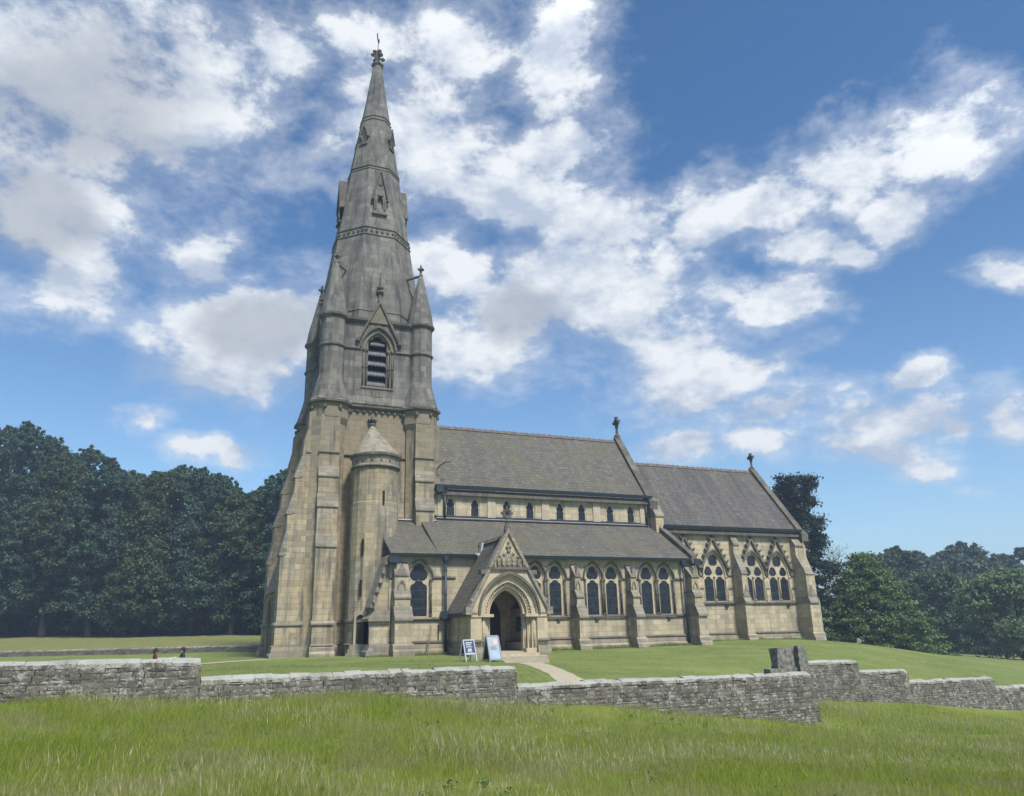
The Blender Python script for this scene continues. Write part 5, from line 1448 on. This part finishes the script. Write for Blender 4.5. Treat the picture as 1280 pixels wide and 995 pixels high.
# ------------------------------------------------------------------ sky, sun, camera
SUN_AZ, SUN_EL = math.radians(171), math.radians(54)
sd = Vector((math.sin(SUN_AZ) * math.cos(SUN_EL), math.cos(SUN_AZ) * math.cos(SUN_EL), math.sin(SUN_EL)))
world = bpy.data.worlds.new('World'); scene.world = world; world.use_nodes = True
W = NT(world)
CLOUDS = [
    (-0.1346,0.8116,0.5684,0.1993,0.1434,-0.9207,-0.209,-0.1094),(-0.1795,0.8675,0.4639,0.093,0.0766,-1.0604,-0.2337,0.0245),(-0.1475,0.9116,0.3836,0.0671,0.0426,-1.1769,0.0008,0.1244),
    (-0.0387,0.8251,0.5637,0.0515,0.0525,-0.9534,-0.1885,-0.1157),(0.0549,0.7694,0.6364,0.1006,0.046,-0.8191,-0.301,-0.4016),(0.1296,0.7377,0.6626,0.1013,0.0427,-0.8386,-0.0684,-0.3028),
    (0.135,0.7956,0.5906,0.0669,0.0449,-0.8286,-0.4598,-0.589),(0.2422,0.7869,0.5675,0.098,0.0825,-0.9567,0.2722,-0.1676),(0.2377,0.7124,0.6603,0.0849,0.0617,-0.8488,0.0002,-0.3783),
    (0.3532,0.6707,0.6522,0.0566,0.0722,-0.7892,0.4284,-0.125),(0.3871,0.725,0.5697,0.0782,0.0379,-0.9658,0.0781,-0.4839),(0.3456,0.7812,0.5199,0.1404,0.0443,-1.0267,0.2029,-0.3752),
    (0.4593,0.742,0.4883,0.0898,0.0393,-1.0339,0.399,-0.3732),(0.0712,0.9227,0.3788,0.116,0.057,-1.1757,-0.076,-0.1712),(-0.0065,0.9063,0.4225,0.064,0.0355,-1.1022,-0.2959,-0.1728),
    (0.0322,0.95,0.3104,0.0843,0.033,-1.2503,-0.0793,-0.1044),(0.3749,0.8296,0.4138,0.0871,0.0595,-1.1454,0.0443,-0.4522),(0.4561,0.7852,0.4188,0.1498,0.0868,-1.1435,0.2538,-0.4918),
    (0.3268,0.8786,0.3482,0.1344,0.0569,-1.2161,0.0274,-0.4176),(0.5537,0.762,0.3359,0.0879,0.0609,-1.2272,0.2741,-0.5765),(0.2831,0.8465,0.4509,0.0816,0.0608,-1.1028,0.0036,-0.3667),
    (0.5648,0.6725,0.4782,0.0678,0.0471,-1.0108,-0.3897,-0.9671),(0.6129,0.6276,0.4801,0.0938,0.0431,-1.0474,-0.1991,-0.9393),(0.6653,0.5499,0.505,0.0852,0.0412,-1.0268,-0.149,-1.0182),
    (0.7216,0.4697,0.5085,0.077,0.0517,-1.0385,0.0686,-0.998),(0.7198,0.5328,0.445,0.0386,0.0344,-1.1053,-0.0936,-1.002),(0.6509,0.6241,0.4322,0.0528,0.0236,-1.1202,0.1945,-0.7418),
    (0.7977,0.4832,0.361,0.0357,0.0172,-1.1926,0.2648,-0.9409),(0.5809,0.7829,0.2229,0.0583,0.0201,-1.3457,-0.007,-0.6699),(0.659,0.7187,0.222,0.0565,0.0274,-1.3487,0.1044,-0.7474),
    (0.673,0.6928,0.2591,0.0715,0.0272,-1.3063,-0.0519,-0.8219),(0.748,0.6236,0.2273,0.0884,0.0241,-1.341,-0.0048,-0.9224),(0.7389,0.6446,0.196,0.0736,0.0206,-1.3768,0.2175,-0.8477),
    (0.7785,0.6058,0.1641,0.0376,0.0118,-1.407,0.1169,-0.9091),(0.8223,0.5292,0.2093,0.0322,0.0348,-1.3597,0.166,-0.9798),(0.7894,0.5754,0.2138,0.042,0.0153,-1.3561,0.1524,-0.929),
    (0.7666,0.5808,0.2738,0.0303,0.0127,-1.29,-0.1084,-0.9693),(-0.0497,0.9657,0.2547,0.0239,0.0131,-1.3109,-0.094,0.0141),(0.0273,0.9749,0.221,0.046,0.0134,-1.3491,0.124,-0.0236),
    (0.6361,0.672,0.3793,0.0636,0.0292,-1.1818,0.1609,-0.7262),(0.6911,0.5926,0.4137,0.0345,0.0146,-1.1173,0.3763,-0.7021),(0.6059,0.74,0.292,0.0943,0.0219,-1.2544,-0.2288,-0.8081),
    (0.8019,0.5807,0.1407,0.0182,0.0071,-1.4297,0.1097,-0.9376),
]
GREYS = [0, 1, 13, 16]
sky = W.n('ShaderNodeTexSky', {'sky_type': 'NISHITA', 'sun_disc': False, 'sun_elevation': SUN_EL, 'sun_rotation': SUN_AZ, 'altitude': 100, 'air_density': 1.0, 'dust_density': .6, 'ozone_density': 2.2})
D = W.n('ShaderNodeTexCoord').outputs['Generated']
wp = W.n('ShaderNodeTexNoise', None, Vector=D, Scale=5.0, Detail=4, Roughness=.6)
wv_ = W.n('ShaderNodeVectorMath', {'operation': 'SUBTRACT'}, i0=wp.outputs['Color'], i1=(.5, .5, .5)).outputs[0]
wq = W.n('ShaderNodeTexNoise', None, Vector=D, Scale=17.0, Detail=5, Roughness=.62)
wq_ = W.n('ShaderNodeVectorMath', {'operation': 'SUBTRACT'}, i0=wq.outputs['Color'], i1=(.5, .5, .5)).outputs[0]
DW = W.n('ShaderNodeVectorMath', {'operation': 'ADD'}, i0=D, i1=W.scl(wv_, (.06, .06, .045))).outputs[0]
DW = W.n('ShaderNodeVectorMath', {'operation': 'ADD'}, i0=DW, i1=W.scl(wq_, (.055, .055, .04))).outputs[0]
def blob_field(idx, vec, grow_=1.0):
    acc = None
    for i in idx:
        cx, cy, cz, r1, r2, e0, e1, e2 = CLOUDS[i]
        mp = W.n('ShaderNodeMapping', {'vector_type': 'TEXTURE'}, Vector=vec, Location=(cx, cy, cz), Rotation=(e0, e1, e2), Scale=(r1 * grow_, r2 * grow_, .35))
        ln = W.n('ShaderNodeVectorMath', {'operation': 'LENGTH'}, i0=mp.outputs[0]).outputs['Value']
        acc = ln if acc is None else W.n('ShaderNodeMath', {'operation': 'SMOOTH_MIN'}, i0=acc, i1=ln, i2=.18).outputs[0]
    return acc
fld = W.math('SUBTRACT', 1.0, blob_field(range(len(CLOUDS)), DW, 1.12))
# stretched billows
SD = W.n('ShaderNodeMapping', None, Vector=D, Rotation=(0, 0, .4), Scale=(1, 1, 1.7)).outputs[0]
f1 = W.n('ShaderNodeTexNoise', None, Vector=SD, Scale=8.0, Detail=11, Roughness=.64, Distortion=.1).outputs[0]
f2 = W.n('ShaderNodeTexNoise', None, Vector=SD, Scale=3.4, Detail=6, Roughness=.6).outputs[0]
dens = W.math('ADD', W.math('MULTIPLY', W.math('MAXIMUM', fld, -1.4), 1.0), W.math('MULTIPLY', W.math('SUBTRACT', f1, .55), 3.1))
# the rest of the sky, away from the placed clouds: scattered cloud, brightened further on as unseen fill light
back = W.math('MULTIPLY', W.math('SUBTRACT', f2, .45), 5.0)
sdir = W.n('ShaderNodeSeparateXYZ', None, Vector=D)
behind = W.n('ShaderNodeMapRange', None, Value=sdir.outputs[1], i1=.35, i2=.0).outputs[0]
dens = W.math('ADD', dens, W.math('MULTIPLY', behind, W.math('ADD', back, .5)))
core = W.math('MAXIMUM', W.math('SUBTRACT', 1.0, blob_field((13, 16), DW, 1.0)), 0.0)
dens = W.math('ADD', dens, W.math('MULTIPLY', core, .8))
mask = W.n('ShaderNodeMapRange', {'interpolation_type': 'SMOOTHSTEP'}, Value=dens, i1=-.2, i2=.48).outputs[0]
veil = W.math('MULTIPLY', W.n('ShaderNodeMapRange', {'interpolation_type': 'SMOOTHSTEP'}, Value=dens, i1=-.7, i2=.4).outputs[0], .5)
mask = W.math('MAXIMUM', mask, veil)

# thickness makes soft grey bellies; a second sample a little higher shows which side faces the light
UP = W.n('ShaderNodeVectorMath', {'operation': 'ADD'}, i0=SD, i1=(.01, -.02, .045)).outputs[0]
f3 = W.n('ShaderNodeTexNoise', None, Vector=UP, Scale=8.0, Detail=7, Roughness=.58, Distortion=.0).outputs[0]
lit = W.n('ShaderNodeMapRange', None, Value=W.math('SUBTRACT', f1, f3), i1=-.1, i2=.1).outputs[0]
gf = W.n('ShaderNodeMapRange', {'interpolation_type': 'SMOOTHSTEP'}, Value=W.math('ADD', W.math('SUBTRACT', 1.0, blob_field(GREYS, W.n('ShaderNodeVectorMath', {'operation': 'ADD'}, i0=DW, i1=(0, 0, .018)).outputs[0], .95)), W.math('MULTIPLY', W.math('SUBTRACT', f2, .5), 1.2)), i1=.0, i2=.6).outputs[0]
ccol = W.mix(lit, (3.1, 3.6, 4.4), (5.5, 5.7, 5.9))
ccol = W.mix(W.math('MULTIPLY', gf, .8), ccol, (2.75, 3.0, 3.4))
hi_ = W.n('ShaderNodeMapRange', {'interpolation_type': 'SMOOTHSTEP'}, Value=sdir.outputs[2], i1=.05, i2=.6).outputs[0]
skyc = W.mix(1.0, sky.outputs[0], W.mix(hi_, (.82, .96, 1.0), (.42, .68, .86)), 'MULTIPLY')
sun_fill = W.n('ShaderNodeMapRange', {'interpolation_type': 'SMOOTHSTEP'}, Value=W.n('ShaderNodeVectorMath', {'operation': 'DOT_PRODUCT'}, i0=D, i1=tuple(sd)).outputs['Value'], i1=.1, i2=.85).outputs[0]
ccol = W.mix(sun_fill, ccol, (19.0, 18.6, 17.8))  # cloud round the sun, out of view, brightened to add soft frontal fill
final = W.mix(mask, skyc, ccol)
bg = W.n('ShaderNodeBackground', None, Color=final, Strength=.055)
wo = W.n('ShaderNodeOutputWorld'); W.t.links.new(bg.outputs[0], wo.inputs[0])
world.cycles.sampling_method = 'MANUAL'; world.cycles.sample_map_resolution = 512

sl_ = bpy.data.lights.new('sun', 'SUN'); sl_.energy = 2.0; sl_.angle = math.radians(10.0); sl_.color = (1, .95, .86)
so = bpy.data.objects.new('sun', sl_); COL.objects.link(so); so.rotation_euler = sd.to_track_quat('Z', 'Y').to_euler(); so.location = (-10, -60, 60)

cam = bpy.data.cameras.new('camera'); co_ = bpy.data.objects.new('camera', cam); COL.objects.link(co_); scene.camera = co_
cam.sensor_fit = 'HORIZONTAL'; cam.sensor_width = 36; cam.lens = 963.435 / 1280 * 36; cam.clip_end = 8000; cam.clip_start = .1
pi_c, ro, ya = math.radians(16.923), math.radians(-1.319), YAW
fw = Vector((math.sin(ya) * math.cos(pi_c), math.cos(ya) * math.cos(pi_c), math.sin(pi_c)))
r_ = Vector((math.cos(ya), -math.sin(ya), 0)); u_ = r_.cross(fw)
rr2 = r_ * math.cos(ro) + u_ * math.sin(ro); uu2 = -r_ * math.sin(ro) + u_ * math.cos(ro)
from mathutils import Matrix
mw = Matrix((rr2, uu2, -fw)).transposed().to_4x4(); mw.translation = (CX, CY, .969)
co_.matrix_world = mw

scene.render.engine = 'CYCLES'
scene.view_settings.view_transform = 'Standard'; scene.view_settings.look = 'None'; scene.view_settings.gamma = 1.0; scene.view_settings.exposure = 1.6
scene.view_settings.use_curve_mapping = False
scene.cycles.max_bounces = 6; scene.cycles.transparent_max_bounces = 4; scene.cycles.use_denoising = True
